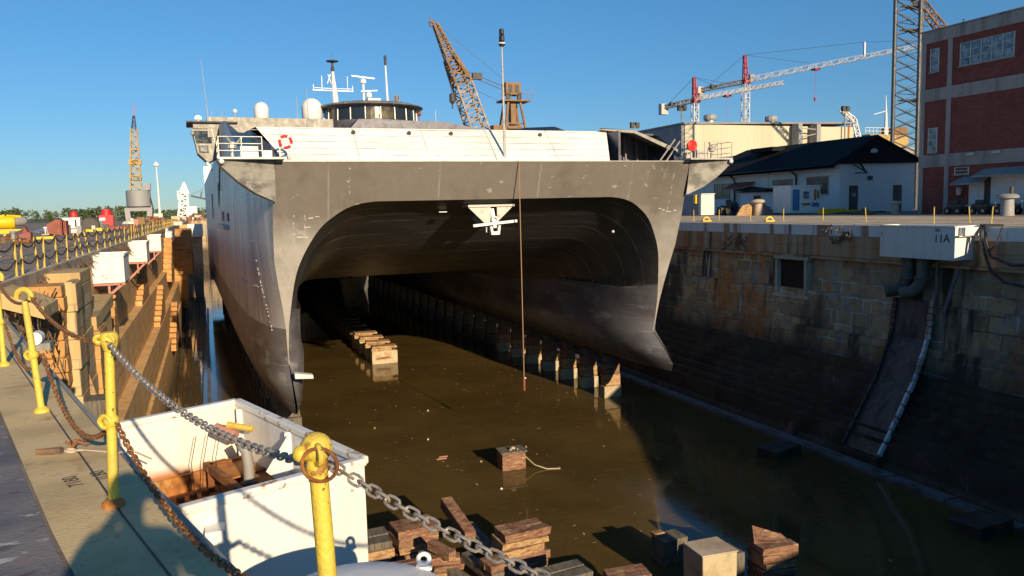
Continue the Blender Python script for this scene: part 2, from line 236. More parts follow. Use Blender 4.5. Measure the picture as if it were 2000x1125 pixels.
# The basin was first measured with the water 2.35 m too high; DEEP moves those measured points out and down to the real water level.
DEEP = 1.0
def dp(v):
    v = Vector(v)
    return v if DEEP == 1.0 else Vector((v.x*DEEP, v.y*DEEP, 1.65-(1.65-v.z)*DEEP))
class MB:
    def __init__(s, xf=None): s.v=[]; s.f=[]; s.xf=xf
    def add(s, vs, fs):
        n = len(s.v)
        for p in vs:
            p = Vector(p)
            s.v.append(s.xf @ p if s.xf else p)
        s.f += [tuple(i+n for i in f) for f in fs]; return s
    def box(s, x0,y0,z0,x1,y1,z1):
        if x0>x1: x0,x1=x1,x0
        if y0>y1: y0,y1=y1,y0
        if z0>z1: z0,z1=z1,z0
        return s.add([(x0,y0,z0),(x1,y0,z0),(x1,y1,z0),(x0,y1,z0),(x0,y0,z1),(x1,y0,z1),(x1,y1,z1),(x0,y1,z1)],
              [(0,3,2,1),(4,5,6,7),(0,1,5,4),(1,2,6,5),(2,3,7,6),(3,0,4,7)])
    def prism(s, poly, lo, hi, ax='z'):   # poly ccw in the plane, extruded along ax
        n=len(poly)
        def P(a,b,c): return {'z':(a,b,c),'y':(a,c,b),'x':(c,a,b)}[ax]
        vs=[P(a,b,lo) for a,b in poly]+[P(a,b,hi) for a,b in poly]
        fs=[tuple(range(n))[::-1], tuple(range(n,2*n))]+[(i,(i+1)%n,n+(i+1)%n,n+i) for i in range(n)]
        return s.add(vs,fs)
    def bar(s, p, q, w, h=None, up=(0,0,1)):
        h = h or w; p=Vector(p); q=Vector(q); d=(q-p).normalized(); u=Vector(up)
        if abs(d.dot(u))>0.97: u=Vector((0,1,0)) if abs(d.y)<0.9 else Vector((1,0,0))
        a=d.cross(u).normalized()*(w/2); b=a.cross(d).normalized()*(h/2)
        return s.add([p-a-b,p+a-b,p+a+b,p-a+b,q-a-b,q+a-b,q+a+b,q-a+b],[(0,3,2,1),(4,5,6,7),(0,1,5,4),(1,2,6,5),(2,3,7,6),(3,0,4,7)])
    def tube(s, pts, r, n=8, closed=False):
        pts=[Vector(p) for p in pts]; N=len(pts); rs=r if isinstance(r,(list,tuple)) else [r]*N
        vs=[]; ref=None
        for i,p in enumerate(pts):
            d=(pts[(i+1)%N]-pts[i-1]) if closed else (pts[min(i+1,N-1)]-pts[max(i-1,0)])
            d.normalize()
            if ref is None: ref = Vector((0,0,1)) if abs(d.z)<0.9 else Vector((1,0,0))
            a=d.cross(ref)
            if a.length<1e-4: a=d.cross(Vector((0.3,1,0.2)))
            a.normalize(); b=d.cross(a).normalized(); ref=-b if ref.dot(-b)>0 else b
            b=d.cross(a).normalized()
            for k in range(n):
                th=2*math.pi*k/n; vs.append(p+(a*math.cos(th)+b*math.sin(th))*rs[i])
        fs=[]
        for i in range(N if closed else N-1):
            j=(i+1)%N
            for k in range(n): fs.append((i*n+k,i*n+(k+1)%n,j*n+(k+1)%n,j*n+k))
        if not closed: fs+= [tuple(range(n))[::-1], tuple((N-1)*n+k for k in range(n))]
        return s.add(vs,fs)
    def lathe(s, cx, cy, prof, n=20, a0=0.0, a1=360.0):
        full=abs(a1-a0)>=359.9; m=n if full else n+1
        vs=[]; 
        for (r,z) in prof:
            for k in range(m):
                th=R(a0+(a1-a0)*k/n); vs.append((cx+r*math.cos(th),cy+r*math.sin(th),z))
        fs=[]
        for i in range(len(prof)-1):
            for k in range(n):
                k2=(k+1)%m; fs.append((i*m+k,i*m+k2,(i+1)*m+k2,(i+1)*m+k))
        if full:
            if prof[0][0]>1e-4: fs.append(tuple(range(m))[::-1])
            if prof[-1][0]>1e-4: fs.append(tuple((len(prof)-1)*m+k for k in range(m)))
        return s.add(vs,fs)
    def ball(s, c, r, n=12, sz=1.0):
        pr=[(max(1e-5,math.sin(math.pi*i/(n//2+2)))*r, -math.cos(math.pi*i/(n//2+2))*r*sz) for i in range(n//2+3)]
        return s.lathe(c[0],c[1],[(a,b+c[2]) for a,b in pr],n)
    def torus(s, c, Rr, r, axis=(0,1,0), n=16, k=8, a0=0, a1=360, sx=1.0):
        ax=Vector(axis).normalized(); u=ax.orthogonal().normalized()
        if abs(ax.z)<0.9: u=Vector((0,0,1)).cross(ax).normalized()
        w=ax.cross(u); full=a1-a0>=359
        pts=[Vector(c)+(u*math.cos(R(a0+(a1-a0)*i/n))*sx+w*math.sin(R(a0+(a1-a0)*i/n)))*Rr for i in range(n if full else n+1)]
        return s.tube(pts,r,k,closed=full)
    def jit(s, a):
        for v in s.v: v += Vector((random.uniform(-a,a),random.uniform(-a,a),random.uniform(-a,a)))
        return s
    def build(s, name, mat, parent=None, smooth=False, loc=None, bevel=0.0):
        if DEEP != 1.0: s.v = [dp(v) for v in s.v]
        o_w = WL[parent.name] if parent else Vector(loc if loc is not None else (
            (sum((v.x for v in s.v))/len(s.v), sum((v.y for v in s.v))/len(s.v), min(v.z for v in s.v))))
        me=bpy.data.meshes.new(name); me.from_pydata([v-o_w for v in s.v],[],s.f); me.update()
        o=bpy.data.objects.new(name,me); C.collection.objects.link(o)
        me.materials.append(MATS[mat] if isinstance(mat,str) else mat)
        if smooth:
            for p in me.polygons: p.use_smooth=True
            try: me.set_sharp_from_angle(angle=R(40))
            except Exception: pass
        if parent: o.parent=parent
        else: o.location=o_w
        WL[o.name]=o_w.copy()
        if bevel>0:
            bv=o.modifiers.new('bevel','BEVEL'); bv.width=bevel; bv.segments=2; bv.limit_method='ANGLE'; bv.angle_limit=R(50)
        return o
def tag(o, label=None, cat=None, group=None, kind=None):
    if label: o['label']=label
    if cat: o['category']=cat
    if group: o['group']=group
    if kind: o['kind']=kind
    return o
def T(name, label, cat, loc, group=None):
    loc=dp(loc); o=bpy.data.objects.new(name,None); C.collection.objects.link(o); o.location=loc; o.empty_display_size=0.3
    WL[o.name]=Vector(loc); return tag(o,label,cat,group)
def copy_tree(o, loc=None, parent=None, label=None, rz=None):
    c=o.copy(); C.collection.objects.link(c)
    if parent: c.parent=parent
    if loc is not None: c.location=dp(loc)
    if rz is not None: c.rotation_euler=(0,0,rz)
    if label: c['label']=label
    WL[c.name]=Vector(c.location)
    for ch in list(o.children): copy_tree(ch, None, c)
    return c
def lattice(mb, p, q, w0, w1, n, r, r2=None, up=(0,0,1), sides=4):
    p=Vector(p); q=Vector(q); d=(q-p).normalized(); u=Vector(up)
    if abs(d.dot(u))>0.95: u=Vector((0,1,0))
    a=d.cross(u).normalized(); b=a.cross(d).normalized(); r2=r2 or r*0.6
    if sides==4: cs=[(-.5,-.5),(.5,-.5),(.5,.5),(-.5,.5)]
    else: cs=[(-.5,-.35),(.5,-.35),(0,.5)]
    def pt(i,k):
        f=i/n; w=w0+(w1-w0)*f; return p+(q-p)*f+a*cs[k][0]*w+b*cs[k][1]*w
    m=len(cs)
    for k in range(m): mb.bar(pt(0,k),pt(n,k),r*2)
    for i in range(n):
        for k in range(m):
            k2=(k+1)%m
            if i%2: mb.bar(pt(i,k),pt(i+1,k2),r2*2)
            else: mb.bar(pt(i,k2),pt(i+1,k),r2*2)
            mb.bar(pt(i,k),pt(i,k2),r2*2)
    return mb
def catenary(p,q,sag,n=14):
    p=Vector(p); q=Vector(q); return [p.lerp(q,i/n)-Vector((0,0,sag*4*(i/n)*(1-i/n))) for i in range(n+1)]
def chain_links(mb, pts, pitch, wire, width):
    # resample the path and lay alternate links
    seg=[]; 
    cum=[0]
    for a,b in zip(pts[:-1],pts[1:]): cum.append(cum[-1]+(b-a).length)
    n=int(cum[-1]/pitch)
    def at(s):
        s=min(max(s,0),cum[-1]-1e-6)
        for i in range(len(cum)-1):
            if s<=cum[i+1]: return pts[i].lerp(pts[i+1],(s-cum[i])/(cum[i+1]-cum[i]))
        return pts[-1]
    for i in range(n):
        c=at((i+.5)*pitch); d=(at((i+1)*pitch)-at(i*pitch)).normalized()
        s1=d.cross(Vector((0,0,1))).normalized(); s2=s1.cross(d).normalized()
        rot=0.785 if i%2 else -0.785
        rot+=random.uniform(-.25,.25)
        side=s1*math.cos(rot)+s2*math.sin(rot)
        hl=pitch/2+wire*0.2; hw=width/2-wire/2
        ring=[]
        for k in range(12):
            th=2*math.pi*k/12; x=math.cos(th); y=math.sin(th)
            ring.append(c+d*((hl-hw*0.6)*(1 if x>0.05 else -1 if x<-0.05 else 0)+x*hw*0.9)+side*y*hw)
        mb.tube(ring,wire/2,6,closed=True)

# ================================================================ THE SETTING
from mathutils.geometry import tessellate_polygon
DOCK = [(-5,21.5),(-0.3,4.83),(0.33,2.75),(0.60,2.0),(1.35,0.95),(2.5,-0.6),(4.9,-4.5),(8.5,-12),(12.5,-26),(16.5,-27),(18.3,-22),(21.2,-16.5),(24.4,-13.6),(24.7,-9.5),(29.6,2.5),(33.6,15.5),(33.4,23.0),(39.3,27.2),(39,250),(-5,250)]
def sheet_with_hole(name, outer, hole, z, mat):
    polys=[[Vector((x,y,0)) for x,y in outer]]+([[Vector((x,y,0)) for x,y in hole]] if hole else [])
    tris=tessellate_polygon(polys); vs=[p for q in polys for p in q]
    mb=MB(); mb.add([(p.x,p.y,z) for p in vs],[tuple(t) if (vs[t[1]]-vs[t[0]]).cross(vs[t[2]]-vs[t[0]]).z>0 else tuple(t)[::-1] for t in tris])
    return tag(mb.build(name,mat,loc=(0,0,z)),kind='structure')
sheet_with_hole('quay_paving',[(-70,-70),(140,-70),(140,330),(-70,330)],DOCK,0.0,'asphalt')
# land out to the horizon, lower than the quay
gmb=MB(); gmb.add([(-3000,-600,-0.35),(3000,-600,-0.35),(3000,5000,-0.35),(-3000,5000,-0.35)],[(0,1,2,3)])
# leave the dock and quay out of the field sheet: four strips around the paving
gmb=MB()
for (a,b,c_,d_) in ((-3000,-600,-70,5000),(140,-600,3000,5000),(-70,330,140,5000),(-70,-600,140,-70)):
    gmb.add([(a,b,-0.3),(c_,b,-0.3),(c_,d_,-0.3),(a,d_,-0.3)],[(0,1,2,3)])
tag(gmb.build('ground','field',loc=(0,0,-0.3)),kind='structure')
# dock floor and water
fl=MB(); fl.add([(-30,-40,-14.7),(60,-40,-14.7),(60,260,-14.7),(-30,260,-12.2)],[(0,1,2,3)])
tag(fl.build('dock_floor','mud',loc=(0,0,-14.7)),kind='structure')
wt=MB(); wt.add([(-6,-30,-13.1),(45,-30,-13.1),(45,252,-13.1),(-6,252,-13.1)],[(0,1,2,3)])
tag(wt.build('water','water',loc=(0,0,-13.1)),kind='structure')

# deck under the camera: concrete strip beside the edge, its joint and the steel edge trim
ED=[Vector((x,y,0)) for x,y in ((-4.9,20.5+.7),(-0.3,4.83),(0.33,2.75),(0.60,2.0),(1.35,0.95),(2.5,-0.6),(4.9,-4.5),(8.5,-12))]
def offs(pts, d):
    out=[]
    for i,p in enumerate(pts):
        t=(pts[min(i+1,len(pts)-1)]-pts[max(i-1,0)]).normalized(); nrm=Vector((t.y,-t.x,0))
        out.append(p+nrm*d)
    return out
def ribbon(mb, A, B, z):
    n=len(A); mb.add([(p.x,p.y,z) for p in A]+[(p.x,p.y,z) for p in B],[(i,i+1,n+i+1,n+i) for i in range(n-1)])
    return mb
inn=offs(ED,0.58)
mb=MB(); ribbon(mb,inn,offs(ED,0.02),0.004)
strip=tag(mb.build('walkway_edge_strip','deck_strip',loc=(0,5,0.004)),kind='structure')
mb=MB(); ribbon(mb,offs(ED,2.8),offs(ED,0.60),0.003)
tag(mb.build('walkway_paving','deck_asphalt',loc=(-2,5,0.003)),kind='structure')
mb=MB(); ribbon(mb,offs(ED,0.245),offs(ED,0.232),0.006); mb.build('strip_joint','dark_steel',parent=strip)
tr=MB()
A=offs(ED,0.015); B=offs(ED,-0.02)
for i in range(len(A)-1):
    a0,a1,b0,b1=A[i],A[i+1],B[i],B[i+1]
    tr.add([(a0.x,a0.y,-0.16),(a1.x,a1.y,-0.16),(b1.x,b1.y,-0.16),(b0.x,b0.y,-0.16),(a0.x,a0.y,.012),(a1.x,a1.y,.012),(b1.x,b1.y,.012),(b0.x,b0.y,.012)],[(0,1,2,3),(7,6,5,4),(0,4,5,1),(1,5,6,2),(2,6,7,3),(3,7,4,0)])
tr.build('edge_trim','pipe_grey',parent=strip)
# a second, thinner pipe running just outside the trim
tr=MB(); tr.tube([(p.x,p.y,-0.20) for p in offs(ED,-0.04)],0.022,8); tr.build('edge_pipe','pipe_grey',parent=strip,smooth=True)

# ---------------------------------------------------------------- dock walls
def wall_run(name, prof, y0, y1, mat, kind='structure', flip=False, step=6.0):
    """prof: list of (x,z) from top to bottom, run along Y"""
    n=max(1,int((y1-y0)/step)); mb=MB(); vs=[];fs=[]; k=len(prof)
    for i in range(n+1):
        y=y0+(y1-y0)*i/n
        for (x,z) in prof: vs.append((x,y,z))
    for i in range(n):
        for j in range(k-1):
            q=(i*k+j,(i+1)*k+j,(i+1)*k+j+1,i*k+j+1); fs.append(q if not flip else q[::-1])
    mb.add(vs,fs); return mb
# left wall: three setbacks (altars)
left=T('dock_wall','sunlit ochre stone dock wall with stepped ledges, left of the ship','dock wall',(-5,120,-12))
wall_run('',[(-5,0.0),(-5,-4.6),(-4.5,-4.62),(-4.5,-7.3),(-3.95,-7.32),(-3.95,-9.9),(-3.75,-9.95),(-3.75,-14.8)],21.5,250,'masonry_ochre').build('stone_face','masonry_ochre',parent=left)
cp=MB(); cp.box(-5.35,21.5,-0.35,-4.93,250,0.03); cp.build('coping','quay_concrete',parent=left)
# projecting piers with rough courses, facing the camera
def pier(mb, x0, x1, y0, y1, z0, z1, h=0.45, jit=0.07):
    z=z0
    while z<z1-0.05:
        t=min(z+h*random.uniform(.85,1.2),z1)
        a=random.uniform(0,jit); b=random.uniform(0,jit)
        n0_=len(mb.v); mb.box(x0,y0-a,z,x1+b,y1,t-0.012); z=t
        for v in mb.v[n0_:]: v += Vector((random.uniform(-.02,.02),random.uniform(-.02,.02),random.uniform(-.012,.012)))
    mb.box(x0,y0+0.05,z0,x1-0.03,y1,z1-0.02)
for nm,(x0,x1,y0,y1,z0,z1,mt,h) in dict(
    a=(-5.02,-4.10,26.2,27.6,-4.62,-0.30,'masonry_orange',.45), a2=(-5.02,-3.95,26.6,27.6,-11.5,-4.62,'masonry_orange',.55),
    a3=(-4.10,-3.85,26.9,28.3,-4.7,-0.25,'masonry_pale',.8),
    b=(-5.02,-3.95,29.0,31.5,-4.62,-0.10,'masonry_pale',.85), b2=(-5.02,-3.9,29.4,31.0,-9.3,-4.62,'masonry_ochre',.55),
    c=(-4.42,-3.75,31.0,33.0,-7.32,-2.25,'masonry_orange',.50), c2=(-4.4,-3.5,31.3,35.0,-11.4,-7.32,'masonry_pale',.6)).items():
    mb=MB(); pier(mb,x0,x1,y0,y1,z0,z1,h); mb.build('pier',mt,parent=left,bevel=0.03)
# sloping cap slab from the wall down to the orange pier
mb=MB(); mb.prism([(31.0,-2.3),(36.5,-2.0),(36.5,-1.5),(31.0,-1.82)],-4.7,-3.8,'x'); mb.build('sloping_cap','masonry_pale',parent=left,bevel=.04)
mb=MB(); mb.prism([(33,-7),(36.4,-7),(36.4,-1.9),(33,-2.1)],-4.9,-3.9,'x'); mb.build('buttress','masonry_ochre',parent=left,bevel=.04)
for (x0,x1,ya,yb,za,zb,n) in ((-4.99,-4.52,61.0,68.5,-4.6,-1.7,9),(-4.49,-3.97,70.0,79.0,-7.3,-4.6,8),(-3.94,-3.32,79.5,90,-10.7,-7.3,9),
                              (-4.99,-4.3,40.5,43.0,-4.6,-1.9,7),(-4.9,-4.0,96,104,-5.5,-1.0,8)):
    mb=MB()
    for i in range(n):
        y=ya+(yb-ya)*i/n; z=za+(zb-za)*(i+1)/n
        mb.box(x0,y,za-0.2 if i==0 else za+(zb-za)*i/n-0.02,x1-random.uniform(0,.04),yb,z)
    mb.build('stair_flight','masonry_orange',parent=left,bevel=0.02)
mb=MB(); pier(mb,-5.02,-2.2,118,126,-6.5,-0.25,.5,.1); pier(mb,-5.02,-2.9,117.4,118,-11,-6.5,.5,.1); mb.build('pier','masonry_orange',parent=left,bevel=.03)
mb=MB(); pier(mb,-5.02,-1.2,168,175,-11,-0.2,.6,.1); mb.build('pier','masonry_ochre',parent=left,bevel=.03)
DEEP = 1.19
# submerged bottom steps showing as dark lines in the water
for i,x in enumerate((-2.95,-2.55,-2.15,-1.75,-1.35,-0.95)):
    mb=MB(); y=30
    while y<118:
        ln=random.uniform(4,13); mb.box(x-0.055,y,-12.1,x+0.055,min(y+ln,118),-10.74+random.uniform(0.0,0.035)); y+=ln+random.uniform(.1,.5)
    mb.build('sunken_step','step_dark',parent=left)
mb=MB(); mb.box(-0.62,30,-12.1,-0.42,112,-10.66); mb.build('sunken_kerb','kerb_stone',parent=left)

DEEP = 1.0
# right wall in shade
right=T('dock_wall','shaded mossy stone dock wall with white joints, right of the ship','dock wall',(39,120,-12))
wall_run('',[(39.0,0.0),(39.0,-0.72)],25,250,'coping',flip=True).build('coping','coping',parent=right)
wall_run('',[(39.04,-0.70),(38.98,-0.74),(38.96,-2.1),(38.70,-2.12),(38.70,-2.3),(39.25,-2.32)],25,250,'',flip=True).build('upper_band','coping_rust',parent=right)
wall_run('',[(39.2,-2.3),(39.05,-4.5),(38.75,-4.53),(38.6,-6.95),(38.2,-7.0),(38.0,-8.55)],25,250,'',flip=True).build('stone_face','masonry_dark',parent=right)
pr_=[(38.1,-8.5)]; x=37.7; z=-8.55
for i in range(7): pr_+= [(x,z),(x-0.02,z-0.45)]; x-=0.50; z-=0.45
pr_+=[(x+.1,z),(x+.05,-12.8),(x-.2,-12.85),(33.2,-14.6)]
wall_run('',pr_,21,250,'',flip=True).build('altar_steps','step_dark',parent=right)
# end walls of the dock at the camera's end (shade only) and far end
ew=MB()
for a,b in list(zip(DOCK[:-4],DOCK[1:-3])):
    ew.add([(a[0],a[1],0),(b[0],b[1],0),(b[0],b[1],-14.8),(a[0],a[1],-14.8)],[(0,3,2,1)])
tag(ew.build('dock_wall','masonry_dark',loc=(10,-10,-12)),'dark stone wall of the dock head below the camera walkway','dock wall')
fw=MB(); fw.add([(-5,250,0),(39,250,0),(39,250,-14.8),(-5,250,-14.8)],[(0,1,2,3)])
tag(fw.build('dock_wall','masonry_dark',loc=(17,250,-12)),'far end wall of the dock behind the stern','dock wall')  # dark stone colour stands in for the hull's shadow here
# framed opening, ladder and niches in the right wall
fr=T('wall_opening','pale framed dark opening in the shaded right dock wall, left of the chute','wall opening',(38.9,46,-5))
mb=MB(); mb.box(38.62,44.2,-2.35,39.2,44.42,-5.05); mb.box(38.62,47.2,-2.35,39.2,47.42,-5.05); mb.box(38.6,44.0,-5.25,39.2,47.6,-5.0); mb.box(38.6,44.0,-2.5,39.2,47.6,-2.28); mb.build('frame','quay_concrete',parent=fr,bevel=.03)
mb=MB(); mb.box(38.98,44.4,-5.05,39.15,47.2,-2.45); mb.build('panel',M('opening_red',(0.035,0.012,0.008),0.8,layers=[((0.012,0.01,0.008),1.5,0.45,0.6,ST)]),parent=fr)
# chute
ch=T('material_chute','long sloping stone chute running down the shaded right wall below the white box','chute',(36.5,34,-8))
mb=MB(); path=[(38.55,35.0,-4.3),(38.15,34.9,-6.5),(36.9,34.6,-8.7),(33.8,34.0,-12.5)]
mb.add([(x,y-1.25,z) for x,y,z in path]+[(x,y+1.25,z) for x,y,z in path],[(i,4+i,5+i,i+1) for i in range(3)])
mb.build('slide_bed',M('chute_bed',(0.10,0.085,0.075),0.5,layers=[((0.03,0.027,0.027),0.9,0.45,0.62,(2,2,.3)),((0.3,0.29,0.29),1.3,0.6,0.7,(3,3,.3),.6)],bump=.3),parent=ch)
for sg in (-1.3,1.3):
    mb=MB()
    for i in range(3):
        p,q=Vector(path[i]),Vector(path[i+1]); nseg=6
        for j in range(nseg):
            a=p.lerp(q,j/nseg+.01); b=p.lerp(q,(j+1)/nseg-.01)
            mb.bar(a+Vector((-.05+random.uniform(-.03,.03),sg,.08)),b+Vector((-.05+random.uniform(-.03,.03),sg,.08)),.16,.30)
    mb.build('edge_stone','coping' if sg<0 else 'step_dark',parent=ch,bevel=.02)
mb=MB(); mb.prism([(33.6,-14),(36.4,-14),(36.4,-11.2),(34.4,-12.45),(33.6,-12.6)],32.7,35.4,'y'); mb.build('chute_foot','step_dark',parent=ch)
mb=MB(); mb.prism([(-4.2,-2.3),(-4.0,-4.3)],0,1) if 0 else None
# outlet pipes under box 11A
pi=T('outlet_pipes','four short grey outlet pipes bent out of the wall under the white box','pipes',(38.3,34.5,-4))
for yy in (35.35,34.3):
    mb=MB(); mb.tube([(38.4,yy,-1.75),(38.4,yy,-2.7),(38.38,yy+.15,-3.3),(38.2,yy+.5,-3.75),(37.9,yy+1.1,-3.9)],.36,14); mb.build('pipe','pipe_dark',parent=pi,smooth=True)
    mb=MB(); mb.tube([(38.4,yy,-2.92),(38.4,yy,-3.02)],.47,14); mb.build('flange','pipe_dark',parent=pi)
mb=MB(); mb.box(38.2,33.15,-4.9,38.32,33.3,-1.9); tag(mb.build('wooden_post','wood_grey'),'thin upright timber post beside the outlet pipes','post')
mb=MB(); mb.bar((38.75,32.3,-2.3),(38.55,33.0,-4.9),.10,.2); tag(mb.build('leaning_stone','kerb_stone'),'pale stone strip leaning on the wall right of the timber post','stone strip')
# quay rails on both sides (crane track)
for nm,xs,lab in (('r',(43.6,49.5),'right'),('l',(-7.6,-14.7),'left')):
    mb=MB()
    for x in xs: mb.box(x-.04,24 if nm=='l' else 0,0.0,x+.04,245,0.012)
    tag(mb.build('crane_track','dark_steel',loc=(xs[0],60,0)),kind='structure')
mb=MB(); mb.add([(39.02,0,.005),(39.9,0,.005),(39.9,245,.005),(39.02,245,.005)],[(0,1,2,3)]); mb.v=[Vector((39.02,30,.005)),Vector((40.0,30,.005)),Vector((40.0,245,.005)),Vector((39.02,245,.005))]
tag(mb.build('quay_edge_strip','quay_concrete',loc=(39.5,60,0)),kind='structure')
mb=MB(); mb.add([(41,0,.003),(60,0,.003),(60,245,.003),(41,245,.003)],[(0,1,2,3)])
tag(mb.build('quay_slab','quay_concrete',loc=(50,60,0)),kind='structure')
# kerb at the foot of the right wall
DEEP = 1.19
y=20.0
kb=tag(MB().box(27.35,18,-12,27.95,41,-10.62).build('kerb','kerb_stone'),'long low wet stone kerb in the water beneath the right dock wall','kerb')
kb.data.clear_geometry()
mb=MB()
while y<110:
    ln=random.uniform(2.2,3.4); mb.box(27.35+random.uniform(-.03,.03),y,-12,28.05,y+ln-0.06,-10.60+random.uniform(-.02,.02)); y+=ln
kb.data.from_pydata([dp(v)-WL[kb.name] for v in mb.v],[],mb.f); kb.data.update()

DEEP = 1.0
# ================================================================ THE SHIP
SA=R(1.2); SM=Matrix.Translation((16.45,44.2,0)) @ Matrix.Rotation(SA,4,'Z')
SHIP=T('catamaran_ship','grey bare aluminium twin-hulled ship with open bow tunnel standing in the dock','ship',SM@Vector((0,50,-9.75)))
def interp(tab,x):
    if x<=tab[0][0]: return tab[0][1]
    for (a,b),(c_,d_) in zip(tab[:-1],tab[1:]):
        if x<=c_: return b+(d_-b)*(x-a)/(c_-a)
    return tab[-1][1]
ZF=[4.33,2.9,.9,-1.1,-2.5,-3.8,-5,-6.4,-7.2,-8.2,-9.1,-9.6,-9.75,-9.6,-9.1,-8.2,-7.2,-6.4,-5,-3.8,-2.4,-1.4,-.4,.7,1.4,1.9,2.15,2.17,2.17]
UF=[12.9,13.0,13.1,13.05,12.85,12.65,12.5,12.43,12.38,12.40,12.42,12.40,12.36,12.33,12.30,12.32,12.34,12.37,12.33,12.2,12.0,11.75,11.3,10.6,9.8,8.9,7.5,3.75,0]
ZA=ZF[:19]+[-5.6,-5.3,-5.0,-4.75,-4.5,-4.3,-4.2,-4.1,-4.1,-4.1]
UA=[14.25,14.3,14.3,14.3,14.3,14.3,14.3,14.25,14.2,14.0,13.6,13.0,12.3,11.6,11.1,10.7,10.5,10.5,10.5,10.5,10.6,10.4,10.1,9.7,9.2,8.7,7.5,3.75,0]
VFT=[(-9.75,2.1),(-9.6,1.25),(-9.1,1.0),(-8.2,2.1),(-7.2,3.6),(-5,3.0),(-2.4,2.3),(0,1.5),(2.15,.75),(4.33,0)]
ROOF=[(0,2.17),(2,1.7),(4,1.0),(8,-.6),(12,-1.95),(16,-2.95),(22,-3.75),(30,-4.1)]
STN=[0,.6,1.5,3,5,7.5,10,13,16,19,22,26,30,36,44,56,72,88,103]
def cr(l,t):      # smooth curve through the listed points
    i=int(t); f=t-i
    if f<1e-6: return l[i]
    p0,p1_,p2_,p3_=l[max(i-1,0)],l[i],l[i+1],l[min(i+2,len(l)-1)]
    return .5*((2*p1_)+(-p0+p2_)*f+(2*p0-5*p1_+4*p2_-p3_)*f*f+(-p0+3*p1_-3*p2_+p3_)*f**3)
TT=[float(i) for i in range(18)]+[18+k/3 for k in range(24)]+[26.0,27.0,28.0]
ZF,UF,ZA,UA=[[cr(l,t) for t in TT] for l in (ZF,UF,ZA,UA)]
def section(s,side):
    wo=1-math.exp(-s/6.5); wi=1-math.exp(-s/9.0); wl=1-math.exp(-s/6.0)
    tr=(2.17-interp(ROOF,s))/(2.17+4.1)
    out=[]
    for i,zf,uf,za,ua in zip(TT,ZF,UF,ZA,UA):
        w = wo if i<6 else (0.75*wl+.25*wo if i<19 else wi)
        u=uf+(ua-uf)*w
        if 8<=i<=16: u=uf+(ua-uf)*(0.35*wl+.65*wo)+ (0.16*(1 if i<12 else -1 if i>12 else 0))*(1-math.exp(-s/1.0))
        z=zf+(za-zf)*tr if i>=19 else zf
        v=s+interp(VFT,zf)*math.exp(-s/5.0)
        out.append(SM@Vector((side*u,v,z)))
    return out
NC=len(ZF)
for side in (-1,1):
    mb=MB(); vs=[]; fs=[]; mi=[]
    for s in STN: vs+=section(s,side)
    for a in range(len(STN)-1):
        for i in range(NC-1):
            q=(a*NC+i,a*NC+i+1,(a+1)*NC+i+1,(a+1)*NC+i)
            fs.append(q if side<0 else q[::-1])
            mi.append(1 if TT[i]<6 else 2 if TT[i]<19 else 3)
    # front face: slab columns and leg rows
    base=len(vs)
    top=[(13.0*0+12.9)*1.0, 10.6,9.8,8.9,7.5,3.75,0]
    zo=[ZF[k] for k in range(len(TT)-1,-1,-1) if 16<=TT[k]<=26]; ui=[UF[k] for k in range(len(TT)-1,-1,-1) if 16<=TT[k]<=26]; zo[0]=2.17
    outer=sorted([(z,u) for z,u in zip(ZF[:9],UF[:9])])
    fr=[]
    def V3(u,z): return SM@Vector((side*u,interp(VFT,z),z))
    cols=[0,1.9,3.75,5.6,7.5,9,10.5,11.8]
    g=[]
    for z in (4.33,3.6,2.9,2.17):
        g.append([V3(u,z) for u in cols]+[V3(interp(outer,z),z)])
    n0=len(vs)
    for row in g: vs+=row
    nc=len(cols)+1
    for r_ in range(3):
        for k in range(nc-1):
            q=(n0+r_*nc+k,n0+r_*nc+k+1,n0+(r_+1)*nc+k+1,n0+(r_+1)*nc+k); fs.append(q if side<0 else q[::-1]); mi.append(0)
    n1=len(vs)
    for z,u in zip(zo,ui):
        uo=interp(outer,z)
        for k in range(4): vs.append(V3(u+(uo-u)*k/3,z))
    for r_ in range(len(zo)-1):
        for k in range(3):
            q=(n1+r_*4+k,n1+r_*4+k+1,n1+(r_+1)*4+k+1,n1+(r_+1)*4+k); fs.append(q if side<0 else q[::-1]); mi.append(0)
    mb.add(vs,fs)
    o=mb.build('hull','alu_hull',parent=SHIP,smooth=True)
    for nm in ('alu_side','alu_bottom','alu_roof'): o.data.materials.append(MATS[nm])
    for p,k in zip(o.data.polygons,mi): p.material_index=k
    bpy.context.view_layer.update()
S=SM
# upper works: side above the deck, sloping cheek and roof
TS=[(5,4.95,13.7,6.45),(8,5.5,13.65,6.7),(12,6.1,13.6,6.95),(18,7.6,13.5,7.5),(23,8.9,13.6,7.9),(30,9.5,13.9,8.4),(34,9.6,13.9,8.7),(48,7.6,13.9,7.4),(103,7.0,13.9,6.9)]
for side in (-1,1):
    mb=MB(S); vs=[];fs=[];mi=[]
    def uo(s): return 12.9+(14.25-12.9)*(1-math.exp(-s/6.5))
    for (s,zt,u2,z2) in TS:
        vs+=[(side*uo(s),s,4.33),(side*(uo(s)+.02),s,(4.33+zt)/2),(side*uo(s),s,zt),(side*u2,s,z2),(side*6,s,z2+.03),(0,s,z2+.05)]
    for a in range(len(TS)-1):
        for i in range(5):
            q=(a*6+i,a*6+i+1,(a+1)*6+i+1,(a+1)*6+i); fs.append(q[::-1] if side<0 else q); mi.append(0 if i<2 else 1)
    mb.add(vs,fs); o=mb.build('upper_side','alu_side',parent=SHIP); o.data.materials.append(MATS['alu_dark'])
    for p,k in zip(o.data.polygons,mi): p.material_index=k
